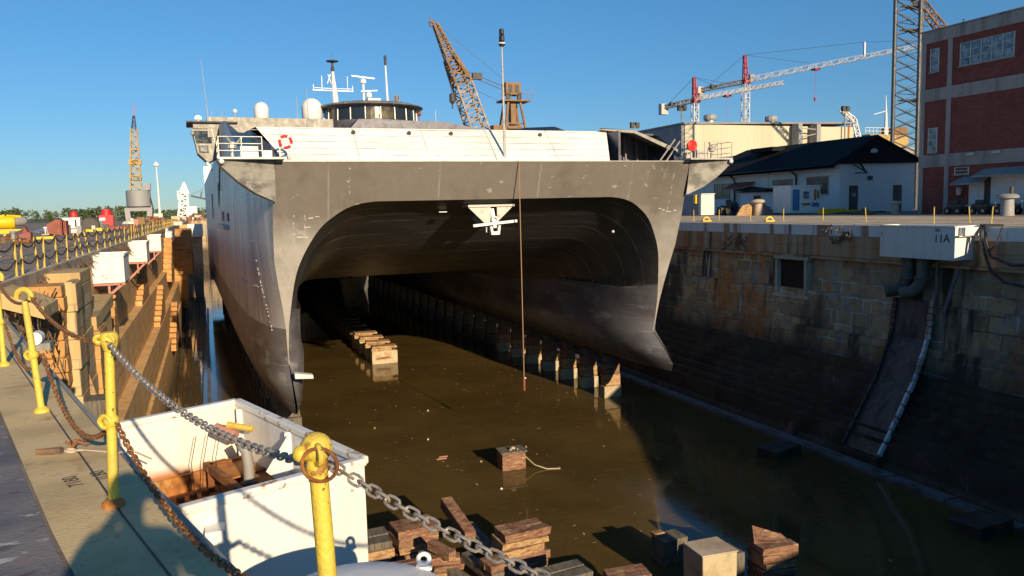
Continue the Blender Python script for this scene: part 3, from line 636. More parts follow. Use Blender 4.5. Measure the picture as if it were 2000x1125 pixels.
# stern plate
mb=MB(S); mb.add([(-14.3,103,-9.6),(14.3,103,-9.6),(14.3,103,9.8),(-14.3,103,9.8)],[(0,1,2,3)]); mb.build('stern_plate','alu_side',parent=SHIP)
# cheeks at the bow: from the deck corner up to the side and bulwark
for side in (-1,1):
    mb=MB(S)
    def us(s): return 12.9+(14.25-12.9)*(1-math.exp(-s/6.5))
    oe=[(side*12.9,0.3,4.36),(side*us(2),2,4.45),(side*us(5),5,4.95)]
    ie=[(side*12.3,0.8,4.40),(side*12.95,2.0,5.4),(side*13.7,5,6.45)]
    mb.add(oe+ie,[(0,1,4,3),(1,2,5,4)]); mb.add([(side*us(1),1,4.33),(side*us(2),2,4.33),(side*us(5),5,4.33)]+oe,[(0,1,4,3),(1,2,5,4)])
    mb.build('bow_cheek','alu_dark',parent=SHIP)
# sloping bow bulwark: sun on bare aluminium put into its pale colour
mb=MB(S); mb.add([(-12.25,.85,4.36),(7.55,.85,4.36),(8.6,3.2,6.50),(-13.55,3.2,6.45)],[(0,1,2,3)])
mb.add([(7.55,.85,4.36),(8.6,3.2,6.50),(8.6,3.3,6.50),(7.6,1.0,4.36)],[(0,3,2,1)]); mb.add([(-13.55,3.2,6.45),(8.6,3.2,6.50),(9.3,5.2,6.56),(-13.7,5.2,6.50)],[(0,1,2,3)])
bw=mb.build('bow_bulwark','alu_bright',parent=SHIP)
for u in (-8.2,-4.9,-2.3,3.6): 
    mb=MB(S); v=2.85; z=4.36+(v-.85)*.9
    mb.lathe(u,v-.12,[(.05,z-.1),(.12,z-.05),(.12,z+.08),(.02,z+.14)],8)
    mb.build('deck_light','dark_steel',parent=bw)
# centre joint and deck edge rim
mb=MB(S); pts=[(u,-.02,4.36) for u in (-12.9,-6,0,6,12.9)]; 
for a,b in zip(pts[:-1],pts[1:]): mb.bar(a,b,.07,.05)
mb.build('deck_edge','steel_light',parent=SHIP)
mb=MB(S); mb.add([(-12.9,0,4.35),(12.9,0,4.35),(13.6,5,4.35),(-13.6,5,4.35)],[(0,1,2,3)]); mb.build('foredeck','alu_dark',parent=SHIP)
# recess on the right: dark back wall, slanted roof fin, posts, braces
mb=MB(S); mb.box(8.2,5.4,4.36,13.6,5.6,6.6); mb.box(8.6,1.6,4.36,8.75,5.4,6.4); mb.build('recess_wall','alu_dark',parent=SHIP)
mb=MB(S); mb.add([(7.9,2.9,6.62),(10.4,2.6,6.55),(13.5,2.2,5.30),(13.7,5.6,5.95),(11.5,5.6,6.85),(9.3,5.3,6.95)]+[(7.9,2.9,6.56),(10.4,2.6,6.35),(13.5,2.2,5.00),(13.7,5.6,5.65),(11.5,5.6,6.55),(9.3,5.3,6.65)],
   [(0,1,2,3,4,5),(11,10,9,8,7,6),(0,6,7,1),(1,7,8,2),(2,8,9,3),(3,9,10,4),(4,10,11,5),(5,11,6,0)]); mb.build('recess_roof','alu_grey',parent=SHIP)
mb=MB(S)
for u in (9.4,10.2,11.1,12.0,12.8): mb.bar((u,4.9,4.36),(u,5.2,6.3),.10)
mb.build('stiffeners','alu_grey',parent=SHIP)
mb=MB(S); mb.bar((11.4,1.2,4.4),(13.0,1.8,5.9),.07); mb.bar((11.9,1.2,4.4),(13.4,1.8,5.8),.07); mb.build('brace','steel_light',parent=SHIP)
# side sponsons with railed platforms
def sponson(side):
    mb=MB(S); n=7; vs=[]
    for k,(z,t) in enumerate(((4.40,1.0),(4.05,.93),(3.3,.66),(2.7,.36),(2.25,.02))):
        for i in range(n):
            a=i/(n-1); v=-.6+5.2*a
            bul=(math.sin(math.pi*min(1,(a*1.0)+.28))**.6) if a<.72 else math.sin(math.pi*1.0*(1-a)*1.7+.02)
            u=12.95+ (2.85*t*max(0.0,min(1.0,1.15-a*a*1.05))) if a<1 else 13.0
            vs.append((side*u, v+ (1-t)*.9*(1-a), z))
    fs=[]
    for k in range(4):
        for i in range(n-1):
            q=(k*n+i,k*n+i+1,(k+1)*n+i+1,(k+1)*n+i); fs.append(q if side>0 else q[::-1])
    # front closing face towards the hull
    m=len(vs)
    for k,z in enumerate((4.40,4.05,3.3,2.7,2.25)): vs.append((side*12.95,-.05+.12*k,z))
    for k in range(4):
        q=(m+k,k*n,(k+1)*n,m+k+1); fs.append(q if side>0 else q[::-1])
    mb.add(vs,fs); mb.add([vs[i] for i in range(n)]+[(side*12.9,4.6,4.40),(side*12.9,-.05,4.40)],[tuple(range(n+2))])
    sp=mb.build('sponson','alu_sponson',parent=SHIP,smooth=True)
    mb=MB(S); mb.box(side*12.5,-.75,4.42,side*15.75,1.6,4.52); mb.build('platform','steel_light',parent=sp)
    mb=MB(S)
    P=[(15.7,-.7),(14.6,-.7),(13.6,-.7),(15.7,.4),(15.7,1.5)]
    for u,v in P: mb.bar((side*u,v,4.5),(side*u,v,5.55),.038)
    for z in (4.85,5.2,5.55):
        mb.bar((side*15.7,-.7,z),(side*13.6,-.7,z),.032); mb.bar((side*15.7,-.7,z),(side*15.7,1.5,z),.032)
    mb.build('railing','steel_light',parent=sp)
    mb=MB(S); mb.box(side*13.7,.3,4.52,side*14.6,.9,5.15); mb.box(side*13.0,.5,4.52,side*13.5,.9,4.95); mb.lathe(side*15.0,.5,[(.1,4.5),(.1,5.0),(.25,5.05),(.25,5.35),(.1,5.4)],10)
    for a,b in (((14.9,.4,5.1),(15.25,.1,5.55)),((14.9,.4,5.1),(14.5,.1,5.6))): mb.bar((side*a[0],a[1],a[2]),(side*b[0],b[1],b[2]),.09)
    mb.build('deck_gear','steel_light',parent=sp)
    mb=MB(S); mb.ball((side*15.6,-.75,4.3),.14,8); mb.build('flood_lamp','ship_white',parent=sp)
for sd_ in (-1,1): sponson(sd_)
# life rings on their frames
for u,v,cl in ((-12.35,-.1,'buoy_red'),(13.05,-.1,'buoy_red')):
    r_=T('life_ring','red life ring with white bands at the left end of the bow deck' if u<0 else 'solid red life ring with coiled line at the right end of the bow deck','life ring',S@Vector((u,v,4.4)),'life rings on the bow deck')
    mb=MB(S); c0=(u,v,5.35)
    mb.torus(c0,.30,.075,(0,1,0),24,8); mb.build('ring',cl,parent=r_,smooth=True)
    for a0 in (20,110,200,290):
        if u<0: mb=MB(S); mb.torus((u,v,5.35),.30,.08,(0,1,0),3,8,a0,a0+22); mb.build('band','ship_white',parent=r_,smooth=True)
    mb=MB(S); mb.bar((u-.3,v+.12,4.36),(u-.3,v+.12,5.5),.05); mb.bar((u+.3,v+.12,4.36),(u+.3,v+.12,5.5),.05); mb.bar((u-.3,v+.12,5.35),(u+.3,v+.12,5.35),.05); mb.torus((u,v+.1,4.36),.26,.025,(0,1,0),10,6,0,180); mb.build('frame','steel_light',parent=r_)
    if u>0:
        mb=MB(S); mb.torus((u,v+.02,5.35),.14,.12,(0,1,0),14,6); mb.build('coiled_line','buoy_red',parent=r_,smooth=True)
# side openings on the left hull: oval, slots
mb=MB(S); mb.add([(-14.33,42+1.8*math.cos(2*math.pi*i/18),3.6+1.25*math.sin(2*math.pi*i/18)) for i in range(18)],[tuple(range(18))]); mb.build('side_opening','black',parent=SHIP)
for (a,b,c_,d_) in ((24,26.5,1.05,1.75),(32,36,1.0,1.9),(62,66,1.2,4.2)):
    mb=MB(S); mb.add([(-14.335,a,c_),(-14.335,b,c_),(-14.335,b,d_),(-14.335,a,d_)],[(0,1,2,3)]); mb.build('side_opening','black',parent=SHIP)
mb=MB(S); mb.box(-14.7,25,.35,-14.3,38,.75); mb.build('rubbing_strake','steel_light',parent=SHIP)
mb=MB(S); mb.torus((-14.36,33,1.0),5.0,.06,(1,0,0),16,6,35,110); mb.build('hull_seam','alu_dark',parent=SHIP)
# weld repair marks: rows of short pale dashes on the bow plating and the left flank
random.seed(17)
mb=MB(S)
def fpt(u,z): return Vector((u,interp(VFT,z)-.012,z))
def dash(u0,z0,u1,z1,w=.035):
    a,b=fpt(u0,z0),fpt(u1,z1)
    if (b-a).length>.02: mb.bar(a,b,w,.02,up=(0,1,0))
for row in (1.35,.80,.25):
    u=-12.1
    while u<(-10.4 if row>1 else -11.1 if row>.5 else -11.4):
        l=random.uniform(.08,.35)
        if random.random()<.6: dash(u,row+random.uniform(-.05,.05),u+l,row+random.uniform(-.05,.05),random.uniform(.02,.06))
        u+=l+random.uniform(.05,.3)
for ux in (-12.0,-11.4):
    z=1.5
    while z>.2: dash(ux+random.uniform(-.03,.03),z,ux+random.uniform(-.03,.03),z-random.uniform(.08,.25),random.uniform(.02,.06)); z-=random.uniform(.2,.4)
for ux,za_,zb_ in ((-9.0,4.0,2.4),(11.9,3.6,1.0)):
    z=za_
    while z>zb_: dash(ux+random.uniform(-.05,.05),z,ux+random.uniform(-.05,.05),z-random.uniform(.05,.3),random.uniform(.02,.05)); z-=random.uniform(.15,.6)
u=11.2
while u<12.6: dash(u,1.25+.12*math.sin(u*3),u+.2,1.27+.12*math.sin(u*3),random.uniform(.03,.07)); u+=random.uniform(.2,.4)
mb.build('weld_marks','ship_white_dull',parent=SHIP)
mb=MB()
def flank(s,t): 
    sec=section(s,-1); i=int(t); return sec[i].lerp(sec[i+1],t-i)+Vector((-.02,-.01,0))
for (s0,t0,s1,t1,n_) in ((5,3,2.2,6.8,22),(3,4.2,14,4.2,20)):
    for k in range(n_):
        if random.random()<.3: continue
        f=k/n_; g=f+random.uniform(.3,.8)/n_; a=flank(s0+(s1-s0)*f,t0+(t1-t0)*f); b=flank(s0+(s1-s0)*g,t0+(t1-t0)*g)
        j=Vector((0,random.uniform(-.1,.1),random.uniform(-.04,.04))); mb.bar(a+j,b+j,.03,random.uniform(.03,.09))
mb.build('weld_marks','ship_white_dull',parent=SHIP)
# small fin plates on the stem
mb=MB(S); mb.add([(-12.3,1.6,-7.35),(-11.35,1.2,-7.45),(-11.35,1.0,-7.62),(-12.3,1.4,-7.62),(-12.3,2.2,-7.35),(-11.35,1.7,-7.45),(-11.35,1.7,-7.62),(-12.3,2.2,-7.62)],[(0,1,2,3),(4,7,6,5),(0,4,5,1),(3,2,6,7),(1,5,6,2)]); mb.build('stem_fin','ship_white',parent=SHIP)
# anchor pocket: bracket plates, anchor with stock
mb=MB(S); mb.prism([(-2.0,1.75),(-.55,1.75),(-.55,.6),(-.8,.6)][::-1],.9,1.0,'y'); mb.prism([(-.15,1.75),(.9,1.75),(-.15,.8)][::-1],.9,1.0,'y'); mb.box(-2.0,.8,1.72,.95,1.9,1.85)
mb.prism([(.95,1.75),(3.6,1.0),(1.0,.2)][::-1],-.85,-.78,'x'); mb.prism([(.95,1.75),(3.6,1.0),(1.0,.2)][::-1],-.10,-.03,'x')
mb.build('anchor_bracket','steel_light',parent=SHIP)
anc=T('ship_anchor','pale anchor with crosswise stock hanging under the bow edge of the ship','anchor',S@Vector((-.35,.8,.1)))
mb=MB(S); mb.bar((-1.75,.75,.62),(1.05,.75,.84),.16); mb.build('stock','ship_white',parent=anc)
mb=MB(S); mb.bar((-.45,1.0,1.6),(-.35,.8,.45),.22,.14); mb.torus((-.38,.72,.95),.17,.06,(0,1,0),12,6); mb.build('shank','ship_white',parent=anc)
mb=MB(S); mb.prism([(-.7,.55),(-.62,.05),(-.1,.05),(-.02,.6),(-.16,.6),(-.22,.25),(-.5,.25),(-.56,.55)],.66,.9,'y'); mb.build('fluke','ship_white',parent=anc)
# bow pole with its lamp, weighted rope
bp=T('bow_mast','tall thin pole with black camera head standing at the bow edge','pole',S@Vector((.55,1.2,4.4)))
mb=MB(S); mb.tube([(.55,1.2,4.36),(.55,1.2,8.2),(.53,1.2,11.2)],[.085,.07,.045],8); mb.build('pole','steel_light',parent=bp,smooth=True)
mb=MB(S); mb.lathe(.53,1.2,[(.08,11.15),(.2,11.25),(.2,11.35),(.13,11.4),(.17,11.5),(.17,11.75),(.12,11.8),(.15,11.9),(.15,12.15),(.05,12.2)],10); mb.build('lamp_head','black',parent=bp)
mb=MB(S); mb.lathe(.53,1.2,[(.1,11.2),(.21,11.32),(.21,11.38)],10); mb.build('collar','ship_white',parent=bp)
rp=T('weighted_rope','thin rope hanging from the bow with a red weight over the water','rope',S@Vector((.95,-.1,-9.3)))
mb=MB(S); mb.tube([(.93,.2,4.4),(.93,-.08,4.36),(.95,-.1,-8.8)],.03,6); mb.build('rope','rope_rust',parent=rp)
mb=MB(S); mb.lathe(.95,-.1,[(.02,-8.75),(.07,-8.8),(.07,-9.4),(.02,-9.45)],8); mb.build('weight','red_oxide',parent=rp)
# small marks on the tunnel: lamp and fittings
mb=MB(S); mb.box(-3.25,2.6,1.45,-2.75,2.7,1.5) ; mb.ball((-11.3,3.0,-.9),.10,6); mb.ball((9.6,4.2,-.15),.10,6); mb.build('tunnel_lamp','ship_white',parent=SHIP)

# ------- wheelhouse and upper deck
mb=MB(S); mb.box(-15.2,33.9,8.6,-3.95,40,10.40); mb.box(-16.4,33.92,9.35,-15.2,38,9.85); mb.build('deckhouse','alu_grey',parent=SHIP)
mb=MB(S); mb.box(-16.95,33.5,9.86,-12.6,38.5,9.98); mb.build('deckhouse_roof','dark_steel',parent=SHIP)
w_=MB(S); w_.prism([(-16.55,9.3),(-16.35,8.4),(-16.15,7.2),(-15.3,6.35),(-14.2,6.9),(-14.2,9.3)][::1],34.0,37.5,'y'); wing=w_.build('bridge_wing','alu_grey',parent=SHIP)
mb=MB(S); mb.prism([(-16.4,9.15),(-16.2,8.05),(-14.9,8.05),(-14.9,9.15)],33.94,34.02,'y'); mb.build('wing_window','window_dark',parent=wing)
mb=MB(S); mb.prism([(-16.08,7.85),(-15.98,7.2),(-15.2,7.2),(-15.25,7.85)],33.95,34.02,'y'); mb.build('wing_window','black',parent=wing)
mb=MB(S); mb.prism([(-15.95,7.75),(-15.88,7.3),(-15.32,7.3),(-15.35,7.75)],33.92,33.97,'y'); mb.build('pane','window_blue',parent=wing)
mb=MB(S); mb.bar((-14.85,33.9,9.3),(-14.6,33.9,7.9),.08); mb.bar((-15.4,34.2,6.4),(-15.0,34.2,5.6),.2); mb.ball((-16.5,33.6,8.9),.2,8); mb.build('wing_lamp','steel_light',parent=wing)
cx,cy=.8,39.2
mb=MB(S); mb.lathe(cx,cy,[(4.75,8.4),(4.75,10.62)],32); mb.lathe(cx,cy,[(4.75,11.78),(4.75,12.0)],32); mb.lathe(cx,cy,[(4.55,10.3),(4.55,12.0)],32); wh=mb.build('wheelhouse','alu_dark',parent=SHIP)
mb=MB(S); mb.lathe(cx,cy,[(5.35,11.98),(5.45,12.06),(5.40,12.16),(4.4,12.42),(3.2,12.55),(0.01,12.7)],40); mb.build('roof','alu_grey',parent=wh,smooth=True)
for k in range(20):
    a0=180+k*18+1.1; a1=a0+15.8
    mb=MB(S); mb.lathe(cx,cy,[(4.70,10.66),(4.66,11.76)],3,a0,a1)
    mb.build('window','window_tint' if k in (4,5) else 'window_dark',parent=wh)
mb=MB(S)
for k in range(20):
    a=R(180+k*18); mb.bar((cx+4.77*math.cos(a),cy+4.77*math.sin(a),10.6),(cx+4.72*math.cos(a),cy+4.72*math.sin(a),11.8),.09)
mb.build('mullion','steel_light',parent=wh)
mb=MB(S); mb.prism([(-3.6,8.4),(-2.0,10.2),(6.5,10.1),(11.5,9.2),(12,8.4)],31.5,34,'y'); mb.build('fore_coaming','alu_dark',parent=SHIP)
mb=MB(S); mb.prism([(10.9,9.7),(12.6,11.9),(16.2,11.3),(18.0,10.8),(18.0,9.7)],58,66,'y'); mb.build('aft_house','cabinet_white',parent=SHIP)
mb=MB(S); mb.box(16.0,58.2,11.3,16.8,59,12.1); mb.build('aft_locker','steel_light',parent=SHIP)
# radomes
for u,r_,zt in ((-10.05,.70,12.45),(-5.2,1.02,12.95)):
    d=T('radome','%s white satellite dome on the deckhouse roof'%('smaller' if r_<.8 else 'larger'),'radome',S@Vector((u,38.5,10.4)),'satellite domes on the deckhouse')
    zc=zt-r_; mb=MB(S); mb.lathe(u,38.5,[(r_*.8,10.75),(r_*.98,11.0),(r_,zc)]+[(max(.01,r_*math.cos(R(a))),zc+r_*math.sin(R(a))) for a in (15,30,45,60,75,89)],24); mb.build('dome','ship_white',parent=d,smooth=True)
    mb=MB(S); mb.lathe(u,38.5,[(r_*.5,10.38),(r_*.5,10.6),(r_*.85,10.74)],14); mb.build('pedestal','steel_light',parent=d)
# main mast
mm=T('signal_mast','white signal mast with yardarm and flat disc antenna left of the wheelhouse roof','mast',S@Vector((-2.95,38.5,12)))
mb=MB(S); mb.tube([(-2.75,38.5,11.5),(-2.85,38.5,13.2),(-2.95,38.5,15.0),(-2.98,38.5,15.8)],[.34,.30,.17,.12],8); mb.build('post','ship_white',parent=mm,smooth=True)
mb=MB(S); mb.bar((-5.05,38.5,13.75),(-1.0,38.5,13.72),.22,.10); mb.bar((-5.0,38.5,14.0),(-3.1,38.5,13.95),.05); mb.bar((-2.6,38.5,13.95),(-1.0,38.5,13.97),.05); mb.build('yardarm','ship_white',parent=mm)
mb=MB(S); mb.lathe(-2.98,38.5,[(.12,15.6),(.2,15.9),(.1,16.3),(.12,16.5),(.6,16.6),(.62,16.68),(.1,16.78)],12); mb.bar((-2.98,38.5,16.7),(-2.98,38.5,17.4),.03); mb.build('disc_antenna','dark_steel',parent=mm)
mb=MB(S)
for u,h in ((-4.1,15.2),(-1.55,15.2),(-4.95,14.3),(-1.05,14.3)): mb.bar((u,38.5,13.75),(u,38.5,h),.05)
mb.bar((-3.2,38.3,14.4),(-3.5,38.3,15.3),.07); mb.bar((-3.25,38.3,15.3),(-3.6,38.3,14.4),.07); mb.build('whip_aerial','steel_light',parent=mm)
# radar scanners
for u,zb,zt,ln,an,lab in ((-.05,12.5,15.1,2.3,-4,'tall white radar scanner with long bar on the wheelhouse roof'),(.5,12.4,13.75,1.9,18,'low white radar scanner with slanting bar on the wheelhouse roof')):
    d=T('radar_scanner',lab,'radar',S@Vector((u,38,zb)),'radar scanners on the wheelhouse roof')
    mb=MB(S); mb.tube([(u,38,zb-.1),(u,38,zt-.35)],.12,8); mb.lathe(u,38,[(.3,zt-.6),(.3,zt-.25),(.1,zt-.1)],10); mb.build('pedestal','ship_white',parent=d)
    mb=MB(S); c_,s_=math.cos(R(an)),math.sin(R(an)); mb.bar((u-c_*ln/2,38-s_*ln/2,zt+(.12 if an<0 else -.1)),(u+c_*ln/2,38+s_*ln/2,zt-(.1 if an<0 else -.12)),.16,.14); mb.build('bar','ship_white',parent=d)
mb=MB(S); mb.box(.3,37.6,12.5,1.6,38.6,13.0); mb.build('equipment_box','ship_white',parent=SHIP)
pm=T('aerial_pole','white pole with black antenna cage, right on the wheelhouse roof','pole',S@Vector((2.4,38,12.6)))
mb=MB(S); mb.tube([(2.4,38,12.5),(2.3,38,16.4)],[.13,.08],8); mb.build('pole','ship_white',parent=pm)
mb=MB(S); mb.lathe(2.3,38,[(.14,16.4),(.14,16.8),(.06,16.85),(.15,16.95),(.15,17.3),(.05,17.4)],8); mb.build('antenna_cage','dark_steel',parent=pm)
sl=T('search_light','round grey searchlight at the right edge of the wheelhouse roof','searchlight',S@Vector((3.2,37.5,12.6)))
mb=MB(S); mb.lathe(3.2,37.5,[(.1,12.5),(.1,12.8),(.28,12.85),(.28,13.25),(.1,13.35)],10); mb.build('lamp','alu_dark',parent=sl); mb=MB(S); mb.torus((3.2,37.3,13.05),.3,.03,(0,1,0),12,6); mb.build('hoop','steel_light',parent=sl)
# whip aerials and small masts on the wing
for u,z0,z1,lean,lab in ((-15.0,9.9,15.8,-.35,'very tall whip aerial on the left bridge wing'),(-14.7,9.9,11.4,0,'short dark aerial at the foot of the tall whip'),(-13.8,9.9,11.3,0,'short thin aerial beside the ball-topped stub'),(-6.95,10.4,12.9,-.03,'thin dark aerial between the two satellite domes'),(-5.95,10.4,13.6,-.05,'thin white aerial hard against the larger satellite dome')):
    mb=MB(S); mb.tube([(u,36,z0),(u+lean,36,z1)],[.045,.02],6); tag(mb.build('whip_aerial','steel_light'),lab,'aerial',group='whip aerials on the upper deck')
for u,z in ((-12.65,11.2),):
    st=T('ball_aerial','white ball aerial on a stub mast on the left wing roof','aerial',S@Vector((u,36,10)))
    mb=MB(S); mb.tube([(u,36,9.9),(u,36,z-.2)],.05,6); mb.build('stub','steel_light',parent=st); mb=MB(S); mb.ball((u,36,z),.22,10); mb.build('ball','ship_white',parent=st,smooth=True)
cm=T('wing_camera','white camera housing on the outer corner of the wing roof','camera housing',S@Vector((-15.9,36,9.95)))
mb=MB(S); mb.lathe(-15.9,36,[(.12,9.95),(.14,10.3),(.26,10.35),(.28,10.6),(.2,10.75)],10); mb.box(-16.2,35.7,10.35,-15.6,35.95,10.6); mb.build('housing','ship_white',parent=cm)
mb=MB(S); mb.box(-14.5,35.8,9.97,-14.0,36.2,10.4); mb.build('roof_locker','ship_white',parent=SHIP)
for u,z,c_ in ((7.0,11.7,'steel_light'),(6.7,11.4,'steel_light'),(9.3,11.6,'steel_light')):
    mb=MB(S); mb.tube([(u,44,9.9),(u,44,z+1.2)],.025,5); tag(mb.build('whip_aerial',c_),'thin whip aerial standing right of the wheelhouse' ,'aerial',group='thin aerials right of the wheelhouse')
mb=MB(S); mb.tube([(7.35,44,9.9),(7.35,44,12.6)],.06,6); mb.ball((7.35,44,12.3),.28,8); tag(mb.build('lamp_post','red_oxide'),'short post with dark red lantern right of the wheelhouse','lantern')

# ================================================================ RAILING ON THE WALKWAY
def rail_post(name, label, x, y, top, style, lean=(0,0)):
    t=T('railing_post',label,'railing post',(x,y,0),'yellow posts of the near chain railing')
    mb=MB(); X=lambda z:(x+lean[0]*z,y+lean[1]*z,z)
    mb.tube([X(.02),X(.05),X(top-.1),X(top-.04)],[.036,.028,.027,.022],12)
    mb.build('shaft','yellow_paint',parent=t,smooth=True)
    mb=MB(); mb.lathe(x,y,[(.062,.004),(.060,.03),(.036,.05)],14); mb.build('base_flange','rust_orange' if style!='hook' else 'yellow_paint',parent=t)
    tx,ty,_=X(top)
    # collar eye half way up
    cxx,cyy,_=X(.5); mb=MB(); mb.ball((cxx,cyy,.5),.044,12)
    mb.torus((cxx-.03,cyy-.015,.50),.034,.014,(.5,.85,.1),14,6); mb.build('middle_eye','yellow_paint',parent=t,smooth=True)
    mb=MB()
    if style=='ball':
        mb.ball((tx,ty,top-.02),.046,16,.95); mb.ball((tx-.045,ty-.012,top-.030),.024,10); mb.lathe(tx,ty,[(.024,top-.12),(.034,top-.075),(.03,top-.05)],10)
        mb.torus((tx-.0,ty-.042,top-.03),.026,.010,(.9,.2,0),12,6); mb.build('ball_top','yellow_paint',parent=t,smooth=True)
        mb=MB(); mb.torus((tx+.002,ty-.048,top-.058),.050,.0055,(.38,.92,.12),26,8); mb.build('ring','rust_orange',parent=t,smooth=True)
    elif style=='cup':
        mb.lathe(tx,ty,[(.024,top-.12),(.045,top-.06),(.052,top-.02),(.04,top+.005),(.01,top)],12); mb.torus((tx-.052,ty,top-.03),.020,.012,(0,1,.2),12,6); mb.torus((tx+.01,ty-.045,top-.03),.022,.010,(.6,1,.2),12,6); mb.build('eye_top','yellow_paint',parent=t,smooth=True)
    else:
        mb.torus((tx+.0,ty,top),.060,.024,(.35,1,.0),16,8,-20,210); mb.build('hook_top','yellow_paint',parent=t,smooth=True)
    return t
P0=(.29,2.28); P1=(-.59,4.94); P2=(-1.41,7.68); P3=(-2.23,10.34); P4=(-3.05,13.0); Pm=(1.95,.35)
rail_post('a','nearest yellow post with a round ball top and a rusty ring, at the white tank',*P0,1.0,'ball',(-.035,0))
rail_post('b','second yellow post from the camera, chipped cup top, beside the open white bin',*P1,1.0,'cup',(.04,0))
rail_post('c','third yellow post from the camera, with a hooked top, leaning left',*P2,1.0,'hook',(-.06,0))
rail_post('d','yellow post cut by the left edge of the photo',*P3,1.0,'hook')
rail_post('e','farthest yellow post of the near walkway, outside the left edge',*P4,1.0,'hook')
rail_post('f','yellow post behind the right shoulder of the camera position',*Pm,1.0,'ball')
def chain_thing(label, pts, pitch, wire, width, mat):
    mb=MB(); chain_links(mb,pts,pitch,wire,width)
    return tag(mb.build('chain',mat,smooth=True),label,'chain')
za=.93
up=catenary((Pm[0],Pm[1],za),(P0[0]+.01,P0[1]-.05,za-.0),.25,20)
up+=catenary((P0[0]+.01,P0[1]-.05,za-.0),(P1[0]+.04,P1[1]-.05,.955),.13,20)[1:]
chain_thing('heavy grey link chain, upper one, sagging from the ball-topped post to the camera side',up,.033,.0088,.037,'chain_galv')
up2=catenary((P1[0]+.04,P1[1]-.05,.955),(P2[0],P2[1]-.04,.99),.10,20)+catenary((P2[0],P2[1]-.04,.99),(P3[0],P3[1],.99),.14,16)[1:]
chain_thing('brown rusty upper chain running from the cup-topped post to the hooked post',up2,.042,.010,.036,'chain_rust')
lo=catenary((Pm[0],Pm[1],.5),(P0[0]+.06,P0[1]+.03,.50),.12,14)+catenary((P0[0]+.06,P0[1]+.03,.50),(P1[0]+.04,P1[1]+.0,.50),.30,24)[1:]+catenary((P1[0]+.04,P1[1],.50),(P2[0]+.04,P2[1],.50),.34,24)[1:]+catenary((P2[0]+.04,P2[1],.50),(P3[0]+.04,P3[1],.5),.30,18)[1:]
chain_thing('lower rusty chain hanging low along the walkway edge above the white bin',lo,.040,.011,.038,'chain_rust')

# ================================================================ OPEN WHITE BIN
bA=Vector((-.90,6.96,0)); bB=Vector((.16,7.46,0)); bC=Vector((.90,5.26,0)); bD=Vector((-.24,4.80,0))
bn_=T('open_bin','large open white steel bin with rusty inside, hung beside the walkway','bin',(0,6.1,-1.7))
cen=(bA+bB+bC+bD)/4
def slabwall(mb,p,q,z0,z1,th):
    d=(q-p).normalized(); n=Vector((-d.y,d.x,0)); 
    if n.dot(cen-p)<0: n=-n
    a,b,c_,e=p,q,q+n*th,p+n*th
    mb.add([(v.x,v.y,z0) for v in (a,b,c_,e)]+[(v.x,v.y,z1) for v in (a,b,c_,e)],[(0,1,2,3),(7,6,5,4),(0,4,5,1),(1,5,6,2),(2,6,7,3),(3,7,4,0)])
for nm,p,q,mt in (('wall',bA,bB,'bin_inside'),('wall',bB,bC,'white_paint'),('wall',bD,bC,'white_paint'),('wall',bA,bD,'white_rusty')):
    mb=MB(); slabwall(mb,p,q,-1.65,-.05,.022); mb.build(nm,mt,parent=bn_)
mb=MB()
for p,q in ((bA,bB),(bB,bC),(bC,bD)): mb.bar(p+Vector((0,0,-.03)),q+Vector((0,0,-.03)),.075,.055)
rm=mb.build('rim','white_rusty',parent=bn_,bevel=.012)
mb=MB()
for f in (.0,.5,1.0):
    for p,q in ((bB,bC),): 
        c0=p.lerp(q,.06+.88*f)+(cen-p.lerp(q,.5))*.06; mb.bar(c0+Vector((0,0,-.06)),c0+Vector((0,0,-1.2)),.05)
mb.build('stiffener','white_paint',parent=bn_)
# rusty ledge along the far wall, shelf frame, pipe, gusset plates
inA=bA.lerp(cen,.06); inB=bB.lerp(cen,.06)
mb=MB(); 
def ip(u,v): # u along A->B, v along A->D
    return bA+(bB-bA)*u+(bD-bA)*v
def quadbox(mb,u0,v0,u1,v1,z0,z1):
    c4=[ip(u0,v0),ip(u1,v0),ip(u1,v1),ip(u0,v1)]
    mb.add([(p.x,p.y,z0) for p in c4]+[(p.x,p.y,z1) for p in c4],[(0,1,2,3),(7,6,5,4),(0,4,5,1),(1,5,6,2),(2,6,7,3),(3,7,4,0)])
quadbox(mb,.03,.03,.80,.20,-.78,-.70); quadbox(mb,.03,.20,.72,.26,-.86,-.76); mb.build('ledge','rust_orange',parent=bn_)
mb=MB(); quadbox(mb,.02,.02,.98,.035,-1.55,-.55); mb.build('scorched_band','rust_orange',parent=bn_)
mb=MB()
for k in range(7): 
    c0=ip(.10+.09*k,.12); mb.lathe(c0.x,c0.y,[(.035,-.70),(.03,-.66),(.01,-.65)],8)
mb.build('rust_lump','rust',parent=bn_,smooth=True)
mb=MB(); quadbox(mb,.02,.02,.98,.98,-1.62,-1.58); mb.build('floor','tarp',parent=bn_)
mb=MB(); 
for u,v in ((.70,.10),(.70,.62),(.97,.62)): c0=ip(u,v); mb.bar(c0+Vector((0,0,-1.35)),c0+Vector((0,0,-.48)),.05)
for a,b in (((.70,.06),(.70,.66)),((.70,.62),(.98,.62)),((.70,.10),(.98,.10)),((.80,.3),(.98,.3))): mb.bar(ip(*a)+Vector((0,0,-.5)),ip(*b)+Vector((0,0,-.5)),.05,.07)
mb.build('shelf_frame','rust',parent=bn_)
mb=MB(); quadbox(mb,.84,.10,.98,.62,-.50,-.485); quadbox(mb,.72,.06,.84,.30,-.49,-.475); mb.build('shelf_plate','rust_orange',parent=bn_)
